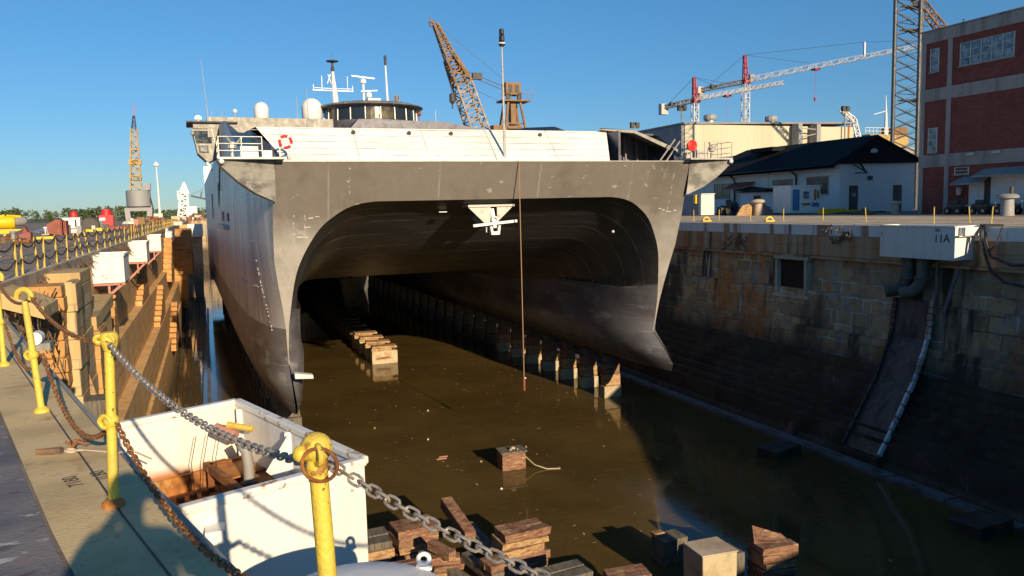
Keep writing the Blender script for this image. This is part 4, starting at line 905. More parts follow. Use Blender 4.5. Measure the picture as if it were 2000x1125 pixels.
mb=MB(); c0=ip(.80,.38); mb.tube([(c0.x,c0.y,-1.3),(c0.x,c0.y,-.35),(c0.x-.01,c0.y+.01,-.24),(c0.x-.05,c0.y+.04,-.17)],.042,12); mb.build('standpipe','pipe_grey',parent=bn_,smooth=True)
mb=MB(); mb.tube([(c0.x,c0.y,-.52),(c0.x,c0.y,-.48)],.065,12); mb.build('pipe_flange','rust_orange',parent=bn_)
mb=MB(); c1=ip(.74,.12); mb.tube([(c1.x,c1.y,-.16),(c1.x+.16,c1.y-.10,-.22)],.055,12); mb.build('pipe_stub','pink_sheet',parent=bn_,smooth=True)
mb=MB(); mb.tube([(c1.x+.10,c1.y-.05,-.12),(c1.x+.3,c1.y-.14,-.16)],.028,8); mb.build('yellow_strap','yellow_old',parent=bn_)
mb=MB(); g0=ip(.97,.55); g1=ip(.80,.55); mb.add([(g0.x,g0.y,-.06),(g1.x,g1.y,-.30),(g0.x,g0.y,-.50),(g0.x,g0.y-.012,-.06),(g1.x,g1.y-.012,-.30),(g0.x,g0.y-.012,-.50)],[(0,1,2),(5,4,3),(0,3,4,1),(1,4,5,2),(2,5,3,0)]); mb.build('gusset','white_rusty',parent=bn_)
mb=MB()
for k in range(3):
    a=ip(.6+.09*k,.12); mb.tube([(a.x,a.y,-.18),(a.x-.05,a.y-.05,-.4),(a.x-.03-.05*(k%2),a.y-.1,-.72)],.003,4)
mb.build('loose_wire','dark_steel',parent=bn_)
mb=MB(); c0=bD.lerp(bC,.16); mb.box(c0.x-.055,c0.y-.14,-.24,c0.x+.055,c0.y-.0,-.16); mb.build('step_plate','white_clean',parent=bn_)

# ================================================================ WHITE TANK at the bottom edge
tk=T('round_tank','round white tank with domed lid and lifting lug, beside the nearest post','tank',(.56,3.58,-1.4))
mb=MB(); mb.lathe(.56,3.58,[(.44,-1.4),(.44,-.20),(.43,-.165),(.40,-.15),(.25,-.135),(.01,-.13)],40); mb.build('shell','white_paint',parent=tk,smooth=True)
mb=MB(); mb.torus((.93,3.80,-.115),.028,.012,(.35,.93,0),18,8); mb.lathe(.93,3.80,[(.045,-.165),(.04,-.14)],8); mb.build('lifting_lug','white_clean',parent=tk,smooth=True)

# rope end, shackle and twine lying on the walkway
rb=T('rope_end','frayed grey rope end with an iron loop lying on the concrete strip','rope',(-1.05,6.3,.02))
mb=MB(); mb.tube([(-1.20,6.25,.03),(-1.04,6.20,.035)],[.022,.026],8); mb.build('stub','scrap',parent=rb,smooth=True)
mb=MB(); mb.torus((-.98,6.18,.03),.035,.010,(.2,0,1),14,6); mb.torus((-.92,6.16,.03),.03,.008,(.1,.3,1),14,6); mb.build('loop','quay_concrete',parent=rb,smooth=True)
mb=MB()
for k in range(7):
    a=random.uniform(0,6.28); mb.tube([(-.98,6.22,.03),(-.98+.05*math.cos(a),6.24+.06*math.sin(a),.08),(-.96+.10*math.cos(a),6.26+.10*math.sin(a),.05)],.004,5)
mb.build('frayed_strand','rust',parent=rb)
mb=MB(); mb.tube([(-.9,6.16,.03),(-.7,6.07,.012),(-.55,6.0,.012),(-.45,5.9,-.02)],.006,6); mb.build('twine','quay_concrete',parent=rb)
# painted number on the strip
def text(name,body,size,loc,rot,mat,parent=None,ext=0.002):
    cu=bpy.data.curves.new(name,'FONT'); cu.body=body; cu.size=size; cu.extrude=ext
    ob=bpy.data.objects.new(name,cu); C.collection.objects.link(ob); ob.rotation_euler=rot; ob.location=loc
    bpy.context.view_layer.update(); dg=bpy.context.evaluated_depsgraph_get()
    me=bpy.data.meshes.new_from_object(ob.evaluated_get(dg)); mw=ob.matrix_world.copy(); bpy.data.objects.remove(ob); bpy.data.curves.remove(cu)
    me.transform(mw); pl=WL[parent.name] if parent else Vector((0,0,0)); me.transform(Matrix.Translation(-pl)); me.materials.clear(); me.materials.append(MATS[mat])
    o2=bpy.data.objects.new(name,me); C.collection.objects.link(o2)
    if parent: o2.parent=parent
    WL[o2.name]=pl.copy(); return o2
a_=math.atan2(.958,-.288)
text('painted_marking','0.80',.12,(-.66,5.50,.0065),(0,0,R(110)),'dark_steel',parent=strip,ext=0.001)
text('painted_marking','7180',.12,(-.80,5.42,.0065),(0,0,R(110)),'dark_steel',parent=strip,ext=0.001)

# ================================================================ DOCKING BLOCKS
DEEP = 1.19
def block(label, cat, x, y, ztop, parts, rz=0, group=None, name='docking_block'):
    """parts: list of (dx0,dy0,dz0,dx1,dy1,dz1,mat,name,tilt) relative to the block top centre"""
    t=T(name,label,cat,(x,y,-11.2),group)
    for pt in parts:
        dx0,dy0,z0,dx1,dy1,z1,mt,nm=pt[:8]; tl=pt[8] if len(pt)>8 else 0
        xf=Matrix.Translation((x,y,ztop))@Matrix.Rotation(R(rz+tl),4,'Z')
        mb=MB(xf); mb.box(dx0,dy0,z0,dx1,dy1,z1); mb.jit(.022); mb.build(nm,mt,parent=t,bevel=.03)
    return t
proto=None
def std_block(label,x,y,w=1.25,d=1.1,h=1.4,cap='wood_tan',rz=0,group='row of docking blocks under the left of the tunnel',ztop=-9.3):
    return block(label,'docking block',x,y,ztop,[(-w,-d/2,-2.4,w,d/2,-.42,'block_concrete','concrete_base'),(-w-.02,-d/2-.02,-.40,w*.55,d/2+.02,-.20,cap,'timber_cap',1),(-w+.1,-d/2,-.19,w,d/2-.03,-.02,cap,'timber_cap',-2)],rz,group)
first=std_block('front concrete docking block of the long row, whole face lit and marked with red',12.9,64.0,1.05)
mb=MB(); mb.add([(12.2,63.445,-10.25),(13.9,63.445,-10.10),(13.9,63.445,-10.32),(12.2,63.445,-10.40)],[(0,1,2,3)]); mb.build('red_mark','red_oxide',parent=first)
def rowx(y): return 12.9+(y-64)*(.0)  
for k,(y,lab) in enumerate([(66.6,'second docking block of the long row, timber cap in the sun'),(69.3,'third docking block of the long row, timber cap in the sun'),(72.0,'fourth docking block of the long row, last one lit by the sun')]):
    copy_tree(first,loc=(12.9-.02*k,y,-11.2),label=lab,rz=R(random.uniform(-3,3)))
y=74.6
while y<140:
    if y<75: darkened=std_block('old timber block farther down the long row, shade put into its colour',12.85,y,1.0,1.1,cap='wood_grey'); darkened.children[0].data.materials[0]=MATS['wood_grey']  # dark timber colour stands in for the shade farther down the row
    else: copy_tree(darkened,loc=(12.85+random.uniform(-.1,.1),y,-11.2),rz=R(random.uniform(-3,3)))
    y+=2.7
lb=block('single stone block alone in the sunlit brown water, with a line trailing off','docking block',13.0,34.75,-9.85,[(-.60,-.35,-2,.58,.45,-.10,'wood_red','body'),(-.68,-.42,-.09,.62,.5,0,'wood_grey','lid')],-3)
mb=MB(); mb.tube([(12.85,34.6,-9.83),(12.95,34.5,-9.70),(13.05,34.55,-9.75)],.06,6); mb.tube([(13.2,34.6,-9.8),(13.9,34.1,-10.55),(14.4,33.8,-10.72),(15.0,33.6,-10.72)],.025,6); mb.build('line','quay_concrete',parent=lb)
# near pile under the bin and the near row
def stack(label,x,y,ztop,w,d,n,mats,rz=0,th=.30,grp='timber stacks in the near water'):
    t=T('timber_stack',label,'timber stack',(x,y,-11.2),grp)
    z=ztop
    for k in range(n):
        xf=Matrix.Translation((x,y,0))@Matrix.Rotation(R(rz+random.uniform(-5,5)),4,'Z')
        mt=mats[k%len(mats)]; mb=MB(xf); o1=random.uniform(-.07,.07); m_=2 if k%3==0 else 1
        for q in range(m_):
            a=-d/2+d*q/m_; b_=a+d/m_-.02
            mb.box(-w/2+o1,a,z-th+.015,w/2+o1+random.uniform(-.08,.08),b_,z-random.uniform(0,.02))
        mb.jit(.03); mb.build('timber',mt,parent=t,bevel=.025); z-=th
    return t
WR,WT,WG='wood_red','wood_tan','wood_grey'
stack('stack with three dark planks on top, close against the white bin',4.6,26.4,-9.45,1.25,1.3,4,[WG,WT,WR],6)
stack('red-brown timber stack, second from the white bin',6.15,26.6,-9.30,1.5,1.1,5,[WR,WR,WT],4)
stack('low stack just above the white tank, partly hidden',4.9,24.5,-9.75,1.9,.7,3,[WR,WG],3)
stack('broken reddish stack between dark leaning timbers',6.7,24.4,-9.6,.95,.75,5,[WR,WR,WT],-8,.26)
stack('small reddish stack behind the big chain',8.2,23.6,-9.75,.85,.8,4,[WR,WG],5,.28)
stack('tall stack of five pale timbers with a gap in the middle',9.35,24.4,-9.15,1.65,1.0,6,[WR,WT,WT,WR],5,.27)
stack('low long stack cut by the bottom edge of the photo',9.5,21.4,-9.45,1.9,1.0,5,[WG,WT],8)
stack('low grey stack at the bottom edge, left of the square block',11.4,20.75,-9.55,1.3,.8,4,[WR,WG],-6)
stack('red stack with curled plank on top, rightmost in the sun',16.55,20.3,-9.3,1.25,1.0,6,[WR,WR,WT],-4,.25)
mb=MB(); mb.add([(15.9,20.4,-9.28),(16.9,20.0,-9.28),(17.0,20.4,-9.2),(16.2,20.9,-8.95),(15.9,20.4,-9.33),(16.9,20.0,-9.33),(17.0,20.4,-9.25),(16.2,20.9,-9.0)],[(0,1,2,3),(7,6,5,4),(0,4,5,1),(1,5,6,2),(2,6,7,3),(3,7,4,0)]); tag(mb.build('curled_plank','wood_red'),'curled reddish plank lying on top of the rightmost stack','plank')
block('big square block with smooth pale top, near the bottom of the photo','docking block',14.15,20.3,-9.05,[(-.62,-.55,-2,.62,.55,-.06,'block_concrete','body'),(-.64,-.57,-.055,.64,.57,.0,'quay_concrete','lid')],-2)
block('dark block with two pale corners behind the big square block','docking block',14.5,23.2,-9.85,[(-.5,-.4,-1.4,.5,.4,-.05,'wood_grey','body'),(-.55,.1,-.04,-.1,.4,.06,'wood_tan','chip')],5)
block('dark block standing in the blue reflection, right of the big square block','docking block',15.2,20.9,-9.6,[(-.4,-.4,-1.6,.4,.4,0,'wood_grey','body')],4)
for i,(p,q,w,mt,lab) in enumerate([((7.75,27.9,-9.25),(7.95,25.6,-9.75),.42,WR,'short upended timber sticking up between the stacks'),((8.3,27.0,-9.95),(8.9,23.4,-10.5),.36,WG,'long dark timber leaning down toward the pale stack'),((6.1,25.3,-9.9),(7.4,22.9,-10.3),.28,WG,'dark leaning timber, left one of a pair beside the broken stack'),((7.6,25.2,-10.2),(8.3,22.3,-10.4),.3,WG,'dark leaning timber, right one of a pair beside the broken stack'),((6.3,24.7,-9.35),(6.75,23.7,-9.45),.3,WR,'short square timber lying on the broken stack')]):
    tag(MB().bar(p,q,w).build('loose_timber',mt,bevel=.02),lab,'timber')
# far blocks in the right-hand shade
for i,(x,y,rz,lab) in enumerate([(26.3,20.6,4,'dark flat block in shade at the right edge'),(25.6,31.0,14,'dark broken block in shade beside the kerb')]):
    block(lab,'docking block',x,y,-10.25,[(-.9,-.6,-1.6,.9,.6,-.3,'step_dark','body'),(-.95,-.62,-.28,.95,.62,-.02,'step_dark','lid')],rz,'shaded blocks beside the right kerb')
for x,y,lab in ((28.4,33.5,'orange marker on a dark stand at the kerb, farther one'),(28.7,18.9,'orange marker near the bottom right corner')):
    m_=T('marker_buoy',lab,'marker',(x,y,-10.7)); mb=MB(); mb.lathe(x,y,[(.22,-10.6),(.10,-10.1),(.05,-10.05)],10); mb.build('cone','red_oxide',parent=m_); mb=MB(); mb.lathe(x,y,[(.4,-10.75),(.4,-10.6)],10); mb.build('foot','dark_steel',parent=m_)
# pale upright column with sun on it, deep under the hull
cl=T('concrete_pillar','pale concrete pillar with a tilted slab on top, sunlit deep under the ship','pillar',(14.3,98,-10.7))
mb=MB(); mb.add([(16.1,103,-10.9),(18.0,103,-10.9),(17.7,103,-7.0),(15.5,103,-7.0),(16.1,104.5,-10.9),(18.0,104.5,-10.9),(17.7,104.5,-7.0),(15.5,104.5,-7.0)],[(0,1,2,3),(7,6,5,4),(0,4,5,1),(1,5,6,2),(2,6,7,3),(3,7,4,0)]); mb.build('shaft','block_concrete',parent=cl)
mb=MB(); mb.bar((15.3,103,-5.6),(16.5,103,-6.7),1.3,.6); mb.bar((17.0,103,-6.6),(18.4,103,-6.9),1.3,.5); mb.build('slab','block_concrete',parent=cl)
# floating litter
for i,(px_,py_,s_,mt) in enumerate([(12.1,47.0,.10,'white_clean'),(10.5,41.0,.10,'white_clean'),(11.9,36.2,.10,'wood_tan'),(11.5,32.2,.09,'white_clean'),(14.8,37.5,.09,'wood_tan'),(8.3,44.5,.10,'wood_tan'),(21.0,53.0,.12,'white_clean'),(24.1,55.0,.10,'white_clean')]):
    a=.7*i; mb=MB(); mb.add([(px_+s_*math.cos(a+k*1.25)*random.uniform(.6,1.2),py_+s_*math.sin(a+k*1.25)*random.uniform(.6,1.2),-10.74) for k in range(5)]+[(px_,py_,-10.66)],[(0,1,5),(1,2,5),(2,3,5),(3,4,5),(4,0,5)]); tag(mb.build('floating_litter',mt),'pale scrap of litter floating on the brown water','litter',group='scraps floating on the water')
mb=MB(); random.seed(31)
for k in range(240):
    x=random.uniform(5,22); y=random.uniform(20,60); s_=random.uniform(.012,.05); a=random.uniform(0,3.1); dx,dy=s_*math.cos(a)*random.uniform(1,4),s_*math.sin(a)*random.uniform(1,4)
    mb.add([(x-dx,y-dy,-10.745),(x+dy*.4,y-dx*.4,-10.745),(x+dx,y+dy,-10.738),(x-dy*.4,y+dx*.4,-10.742)],[(0,1,2,3)])
tag(mb.build('floating_scum','wood_tan'),'thin scatter of chips and scum floating on the brown water','scum',kind='stuff')
mb=MB(); mb.box(10.0,37.4,-10.76,10.5,37.5,-10.71); mb.box(10.2,37.7,-10.76,10.65,37.8,-10.71); tag(mb.build('floating_stick','pink_sheet'),'pair of short pinkish sticks floating in the sunlit water','sticks')

DEEP = 1.0
# tall keel blocks carrying the two hulls
random.seed(41)
kp=None; k2=None
for side,n_ in ((1,24),(-1,24)):
    for k in range(n_):
        v=(9.6 if side>0 else 4.5)+3.75*k; q=SM@Vector((side*12.25,v,-11)); lab=('tall keel block under the right hull, among the sunlit near ones of its row' if side>0 else 'tall dark keel block under the left hull')
        if kp is None:
            kp=T('keel_block',lab,'keel block',(q.x,q.y,-13.6),'keel blocks under the two hulls')
            for nm,z0,z1,w,mt in (('base',-13.7,-12.2,.75,'block_concrete'),('timber',-12.18,-11.3,.62,'wood_tan'),('timber',-11.28,-10.5,.56,'wood_red'),('cap',-10.48,-9.78,.45,'wood_grey')):
                mb=MB(); mb.box(q.x-w,q.y-.45,z0,q.x+w,q.y+.45,z1); mb.jit(.03); mb.build(nm,mt,parent=kp,bevel=.03)
        elif (side>0 and k<7): copy_tree(kp,loc=(q.x,q.y,-13.6),label=lab,rz=random.uniform(-.12,.12))
        elif k2 is None:  # darker copy of the keel block, hull shade put into its colours
            k2=T('keel_block','old timber keel block under a hull, shade put into its colour',"keel block",(q.x,q.y,-13.6),'keel blocks under the two hulls')
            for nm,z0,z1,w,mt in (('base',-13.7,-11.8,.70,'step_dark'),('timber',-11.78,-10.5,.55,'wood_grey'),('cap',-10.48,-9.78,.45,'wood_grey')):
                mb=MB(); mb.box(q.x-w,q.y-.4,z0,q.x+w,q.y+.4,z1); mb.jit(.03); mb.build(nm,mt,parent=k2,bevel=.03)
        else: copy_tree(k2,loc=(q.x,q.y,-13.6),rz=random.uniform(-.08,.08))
# ================================================================ WHITE BOXES ON THE DOCK WALLS
def hung_box(label,x0,x1,y0,y1,z0,z1,side,group='white boxes hung on the left dock wall',mat='white_paint',bracket=True,name='hung_box'):
    xc=(x0+x1)/2; t=T(name,label,'steel box',(xc,(y0+y1)/2,z0),group)
    mb=MB(); mb.box(x0,y0,z0,x1,y1,z1-.04); mb.build('body',mat,parent=t,bevel=.02)
    mb=MB(); 
    for a,b in (((x0,y0),(x1,y0)),((x1,y0),(x1,y1)),((x1,y1),(x0,y1)),((x0,y1),(x0,y0))): mb.bar((a[0],a[1],z1),(b[0],b[1],z1),.09,.09)
    mb.build('rim',mat,parent=t,bevel=.015)
    if bracket:
        wx=x0 if side=='l' else x1; ox=x1 if side=='l' else x0
        mb=MB()
        for y in (y0+.15,y1-.2):
            mb.bar((wx,y,z0-.06),(ox,y,z0-.06),.12); mb.bar((ox-(.15 if side=='l' else -.15),y,z0-.1),(wx,y,z0-1.15),.12); mb.bar(((wx+ox)/2,y,z0-.06),((wx+ox)/2,y,z0-.75),.10)
        mb.bar((wx,y0+.1,z0-1.1),(wx,y1,z0-1.1),.10); mb.build('bracket','pink_sheet',parent=t)
    return t
hung_box('nearest white steel box hung on the left dock wall, with rust streak',-5.05,-3.68,40.6,43.2,-1.38,-.10,'l')
hung_box('second white steel box on the left dock wall, half behind the nearest',-5.05,-3.85,58.2,61,-1.38,-.08,'l')
hung_box('third white steel box on the left dock wall, close behind the second',-5.05,-3.85,76,79,-1.42,-.06,'l')
hung_box('small farthest white box on the left wall, in front of the orange pier',-5.05,-4.0,110,113,-1.38,-.03,'l')
fb=hung_box('big white box at the far end of the left wall, beside the hull',-3.25,-.75,151,156,-2.2,-.05,'l',mat='white_clean',bracket=False)
mb=MB(); mb.prism([(-2.6,-13.2),(-1.2,-13.2),(-.9,-2.2),(-3.1,-2.2)],152,155,'y'); mb.build('column','quay_concrete',parent=fb)
b11=hung_box('long white steel box numbered 11A on the right dock wall',37.6,39.1,31.6,36.75,-1.78,.06,'r',group='white boxes on the right dock wall',bracket=False)
mb=MB(); mb.box(37.85,31.2,-.42,39.0,31.55,.02); mb.box(37.6,31.35,-.48,39.1,31.55,-.42); mb.build('end_shelf','white_paint',parent=b11)
text('lettering','11A',.62,(37.585,32.95,-.80),(R(90),0,R(-90)),'lettering',parent=b11,ext=.004)
text('lettering','301',.26,(37.585,32.9,-.22),(R(90),0,R(-90)),'lettering',parent=b11,ext=.003)
# hoses over the right wall
for i,(pts,r_,lab) in enumerate([([(40.5,31.6,.05),(39.0,31.2,.1),(38.6,30.9,-.3),(38.5,30.6,-1.2),(38.5,30.2,-2.2),(38.4,29.3,-2.8),(38.2,28.0,-2.9)],.08,'thick dark hose draped over the right wall beside box 11A, outer one'),([(40.6,31.2,.05),(38.95,30.9,.1),(38.6,30.6,-.6),(38.5,30.2,-1.5),(38.45,29.0,-1.9),(38.3,27.5,-1.8)],.08,'thick dark hose draped over the right wall beside box 11A, inner one'),([(39.4,31.0,.05),(38.8,31.0,-.1),(38.7,31.0,-.9),(38.7,30.5,-1.3),(38.6,30.0,-.9),(38.8,29.8,.05)],.035,'thin looped cable hanging beside box 11A')]):
    mb=MB(); mb.tube(pts,r_,8); tag(mb.build('hose','hose',smooth=True),lab,'hose')
# tangled scraps on the wall edge of the right coping
for i,(y0,lab) in enumerate(((41.2,'tangle of torn scraps on the coping just left of box 11A'),(52.5,'torn bracket with rags hanging on the upper band of the right wall'))):
    mb=MB()
    for k in range(26):
        y=y0+random.uniform(-1.4,1.4); z=random.uniform(-.9,.05) if i==0 else random.uniform(-2.0,-.9); mb.bar((38.9,y,z),(38.75+random.uniform(-.2,.1),y+random.uniform(-.5,.5),z-random.uniform(.1,.5)),random.uniform(.02,.09))
    tag(mb.build('debris_tangle','scrap'),lab,'debris')
# left wall, near clutter
mb=MB(); mb.bar((-4.55,30.2,-2.1),(-3.65,28.3,-4.4),.17); tag(mb.build('leaning_timber','wood_tan'),'pale square timber leaning steeply against the left wall','timber')
g_=T('gutter_beam','grey channel beam with a white roller sticking out beyond the walkway at left','beam',(-3.5,17,-.9))
mb=MB(); mb.box(-4.9,18.2,-1.0,-3.1,18.6,-.86); mb.build('channel','pipe_grey',parent=g_); mb=MB(); mb.tube([(-3.35,18.15,-.75),(-3.35,18.5,-.75)],.13,14); mb.build('roller','white_clean',parent=g_); 
mb=MB(); mb.prism([(-5,-.05),(-3.9,-.55),(-3.9,-.85),(-5,-.45)],22.5,24.5,'y'); tag(mb.build('tilted_slab','masonry_pale'),'tilted broken concrete slab at the left quay corner','slab')
mb=MB()
for k in range(150):
    p=Vector((random.uniform(-4.95,-4.0),random.uniform(22,26),random.uniform(-2.4,-.2))); mb.bar(p,p+Vector((random.uniform(-.2,.2),random.uniform(-.2,.2),random.uniform(-.6,-.1))),random.uniform(.008,.035))
tag(mb.build('debris_tangle','scrap'),'tangle of bent rods and dry weeds on the left quay corner','debris',kind='stuff')
mb=MB()
for k in range(420):
    y=random.uniform(27,75); s_=1+ (y-27)*.01; p=Vector((random.uniform(-5.1,-4.85),y,random.uniform(-.35,.05))); mb.bar(p,p+Vector((random.uniform(.0,.25),random.uniform(-.3,.3),random.uniform(-.45,-.05)))*s_,random.uniform(.01,.03))
tag(mb.build('dry_weeds','scrap'),'dry weeds and roots growing over the left quay edge','weeds',kind='stuff')
# mossy block at the left wall foot
block('mossy dark timber crib at the foot of the left wall','timber crib',-3.55,27.4,-3.95,[(-.38,-.5,-9.8,.38,.6,0,'wood_grey','crib')],3,name='timber_crib')

# ================================================================ YELLOW FENCE POSTS AND CHAINS ON THE QUAYS
posts=[]
def fence_post(x,y,label,group,h=1.05,lean=(0,0),proto=[None]):
    if proto[0] is None:
        t=T('fence_post',label,'fence post',(x,y,0),group); mb=MB(); mb.tube([(x,y,0),(x,y,1.0)],.033,8); mb.build('shaft','yellow_old',parent=t)
        mb=MB(); mb.torus((x,y,1.03),.04,.014,(1,0,0),10,5); mb.torus((x,y,.52),.045,.014,(1,0,0),10,5); mb.build('chain_eye','yellow_old',parent=t)
        mb=MB(); mb.lathe(x,y,[(.08,0),(.08,.03),(.04,.05)],8); mb.build('base_flange','yellow_old',parent=t); proto[0]=t
        t.rotation_euler=(lean[1],lean[0],0); return t
    c_=proto[0].copy(); C.collection.objects.link(c_); c_.location=(x,y,0); c_['label']=label; c_['group']=group; c_.rotation_euler=(lean[1],lean[0],0)
    for ch in proto[0].children: d=ch.copy(); C.collection.objects.link(d); d.parent=c_
    return c_
LY=[23.6,25.96,26.76,29.0,30.1,32.46,34.8,37.2,38.9,41.0,44.0,47.0,49.5,52.3]
y=55.0
while y<150: LY.append(y); y+=random.uniform(1.8,3.4)
gl='yellow chain-fence posts along the left quay edge'
for i,y in enumerate(LY):
    le=(random.uniform(-.07,.07),0) if i>2 else (0,0)
    if i in (9,8): le=(-.17,0)
    if i==0: le=(.12,0)
    lab=['yellow fence post at the left edge of the photo, leaning right','first post of the close pair near the left edge','second post of the close pair near the left edge'][i] if i<3 else ('leaning yellow fence post left of the nearest hung white box' if i in (8,9) else 'yellow post in the line of chain fence along the left quay edge')
    fence_post(-5.1,y,lab,gl,lean=le)
for zt,zl in ((1.0,'upper'),(.5,'lower')):
    mb=MB()
    for a,b in zip(LY[:-1],LY[1:]):
        mb.tube(catenary((-5.1,a,zt),(-5.1,b,zt),.10+.05*(b-a),7),.026 if a<60 else .02,5)
    tag(mb.build('fence_chain','dark_chain',loc=(-5.1,60,.5)),'%s dark chain sagging between the yellow posts on the left quay'%zl,'chain')
RP=[(41.98,62.9),(43.98,61.8),(44.85,58.4),(45.7,55.1),(46.66,51.5),(45.4,45.7),(44.0,38.6),(45.6,37.3),(45.1,35.4)]
rl=['far left yellow post on the right quay, beside the ship','yellow post in front of the dark scrap heap on the right quay','yellow post left of the pink sheet heap','yellow post in front of the left side of the site cabin','yellow post in front of the long yellow beam','left-leaning yellow post before the white building door','yellow post before the pillar of the brick building','left-leaning post before the small white brick building door','right-leaning post before the big roller door']
for (x,y),lb_ in zip(RP,rl): fence_post(x,y,lb_,'yellow posts along the right quay',lean=(-.10 if 'left-leaning' in lb_ else .10 if 'right-leaning' in lb_ else 0,0))
for x,y,lb_ in ((41.5,60.2,'low yellow cleat between the first two posts of the right quay'),(43.2,53.8,'low yellow cleat left of the yellow beam')):
    mb=MB(); mb.torus((x,y,.1),.28,.08,(.3,1,0),10,6,0,180); mb.box(x-.45,y-.15,0,x+.45,y+.15,.1); tag(mb.build('mooring_cleat','yellow_bright'),lb_,'cleat')

# ================================================================ THE PERSON TAKING THE PICTURE (stands behind the camera, throws the shadow)
def person():
    az=R(-10); fx=Matrix.Translation((.07,-.16,0))@Matrix.Rotation(-R(14),4,'Z')
    J={'pel':(0,-.10,.95),'sp':(0,-.11,1.15),'ch':(0,-.10,1.36),'nk':(0,-.09,1.50),'hd0':(0,-.07,1.58),'hd':(0,-.06,1.68),'ht':(0,-.08,1.76),
       'ls':(-.18,-.10,1.44),'le':(-.33,.02,1.24),'lw':(-.13,.13,1.52),'rs':(.18,-.10,1.44),'re':(.36,.0,1.22),'rw':(.17,.13,1.52),
       'lh':(-.10,-.10,.90),'lk':(-.15,-.06,.50),'la':(-.18,-.12,.09),'lt':(-.20,.08,.03),'rh':(.10,-.10,.90),'rk':(.16,-.06,.50),'ra':(.20,-.12,.09),'rt':(.22,.08,.03)}
    rad={'pel':.18,'sp':.18,'ch':.185,'nk':.06,'hd0':.075,'hd':.095,'ht':.075,'ls':.075,'le':.05,'lw':.032,'rs':.075,'re':.05,'rw':.032,'lh':.10,'lk':.065,'la':.045,'lt':.04,'rh':.10,'rk':.065,'ra':.045,'rt':.04}
    E_=[('pel','sp'),('sp','ch'),('ch','nk'),('nk','hd0'),('hd0','hd'),('hd','ht'),('ch','ls'),('ls','le'),('le','lw'),('ch','rs'),('rs','re'),('re','rw'),('pel','lh'),('lh','lk'),('lk','la'),('la','lt'),('pel','rh'),('rh','rk'),('rk','ra'),('ra','rt')]
    # palms and fingers closed on the phone
    for sx,w in ((-1,'lw'),(1,'rw')):
        wx,wy,wz=J[w]; k=w+'p'; J[k]=(wx-sx*.02,wy+.0,wz+.06); rad[k]=.030; E_.append((w,k))
        for i in range(4):
            a=k+'f%d'%i; b_=a+'t'; J[a]=(wx-sx*(.03+.004*i),wy+.02,wz+.075+.018*i-.02); J[b_]=(wx-sx*(.055+.004*i),wy+.035,wz+.08+.018*i-.02); rad[a]=.009; rad[b_]=.008; E_+= [(k,a),(a,b_)]
        J[k+'th']=(wx-sx*.04,wy-.02,wz+.085); rad[k+'th']=.010; E_.append((k,k+'th'))
    t=T('person','person in dark shirt holding up a phone, throwing the shadow on the walkway','person',(-.09,-.25,0))
    names=list(J); me=bpy.data.meshes.new('body'); 
    me.from_pydata([(fx@Vector(J[n]))-WL[t.name] for n in names],[(names.index(a),names.index(b_)) for a,b_ in E_],[])
    ob=bpy.data.objects.new('body',me); C.collection.objects.link(ob); ob.parent=t; WL['body']=WL[t.name].copy(); me.materials.append(MATS['shirt'])
    sk_=ob.modifiers.new('skin','SKIN'); 
    if not me.skin_vertices: me.attributes
    bpy.context.view_layer.objects.active=ob
    for i,n in enumerate(names):
        me.skin_vertices[0].data[i].radius=(rad[n],rad[n]*(.72 if n in('pel','sp','ch') else 1)); me.skin_vertices[0].data[i].use_root=(n=='pel')
    ss=ob.modifiers.new('sub','SUBSURF'); ss.levels=2; ss.render_levels=2
    mb=MB(fx); mb.box(-.075,.145,1.565,.075,.153,1.645); mb.build('phone','black',parent=t)
    mb=MB(fx); mb.ball((0,-.075,1.70),.112,14,1.1); mb.build('hair','hair',parent=t,smooth=True)
try: person()
except Exception as e: print('person failed',e)

# ================================================================ RIGHT QUAY: BRICK BUILDING (faces the dock, x = 68.85)
BB=T('brick_building','tall red brick building with grey concrete bands at the right edge','building',(76,45,0))
bx=68.85; y1=62.3; y0=20.0; H_=18.2
mb=MB(); mb.box(bx,y0,0,bx+24,y1,H_-.6); mb.build('wall','brick_red',parent=BB)
mb=MB(); mb.box(bx-.12,y0-.1,H_-1.15,bx+24.1,y1+.12,H_-.02); mb.box(bx-.22,y0-.2,H_,bx+24.2,y1+.22,H_+.12); mb.build('cornice','concrete_trim',parent=BB,bevel=.02)
mb=MB(); mb.box(bx-.10,y0-.1,11.3,bx+24.1,y1+.1,12.5); mb.build('band','concrete_trim',parent=BB)
mb=MB(); mb.box(bx-.10,y0-.1,4.7,bx+24.1,y1+.1,5.95); mb.build('band','concrete_trim',parent=BB)
for ya,yb in ((y1-.45,y1+.06),(58.8,59.3),(48.9,49.4),(38.6,39.1),(28.6,29.1)):
    for za,zb in ((0,4.7),(5.95,11.3),(12.5,H_-1.15)):
        mb=MB(); mb.box(bx-.08,ya,za,bx+.3,yb,zb); mb.build('pilaster','concrete_trim',parent=BB)
def bwin(ya,yb,za,zb,cols,rows,x=bx,par=BB,glass='window_blue',fr='steel_light',name='window'):
    mb=MB(); mb.box(x-.02,ya,za,x+.1,yb,zb); w=mb.build(name,glass,parent=par)
    mb=MB()
    for i in range(cols+1): yy=ya+(yb-ya)*i/cols; mb.box(x-.07,yy-.06,za-.05,x+.02,yy+.06,zb+.05)
    for j in range(rows+1): zz=za+(zb-za)*j/rows; mb.box(x-.06,ya,zz-.03,x+.02,yb,zz+.03)
    mb.build('frame',fr,parent=w)
    mb=MB(); mb.box(x-.16,ya-.15,za-.16,x+.05,yb+.15,za-.05); mb.build('sill','concrete_trim',parent=w)
    return w
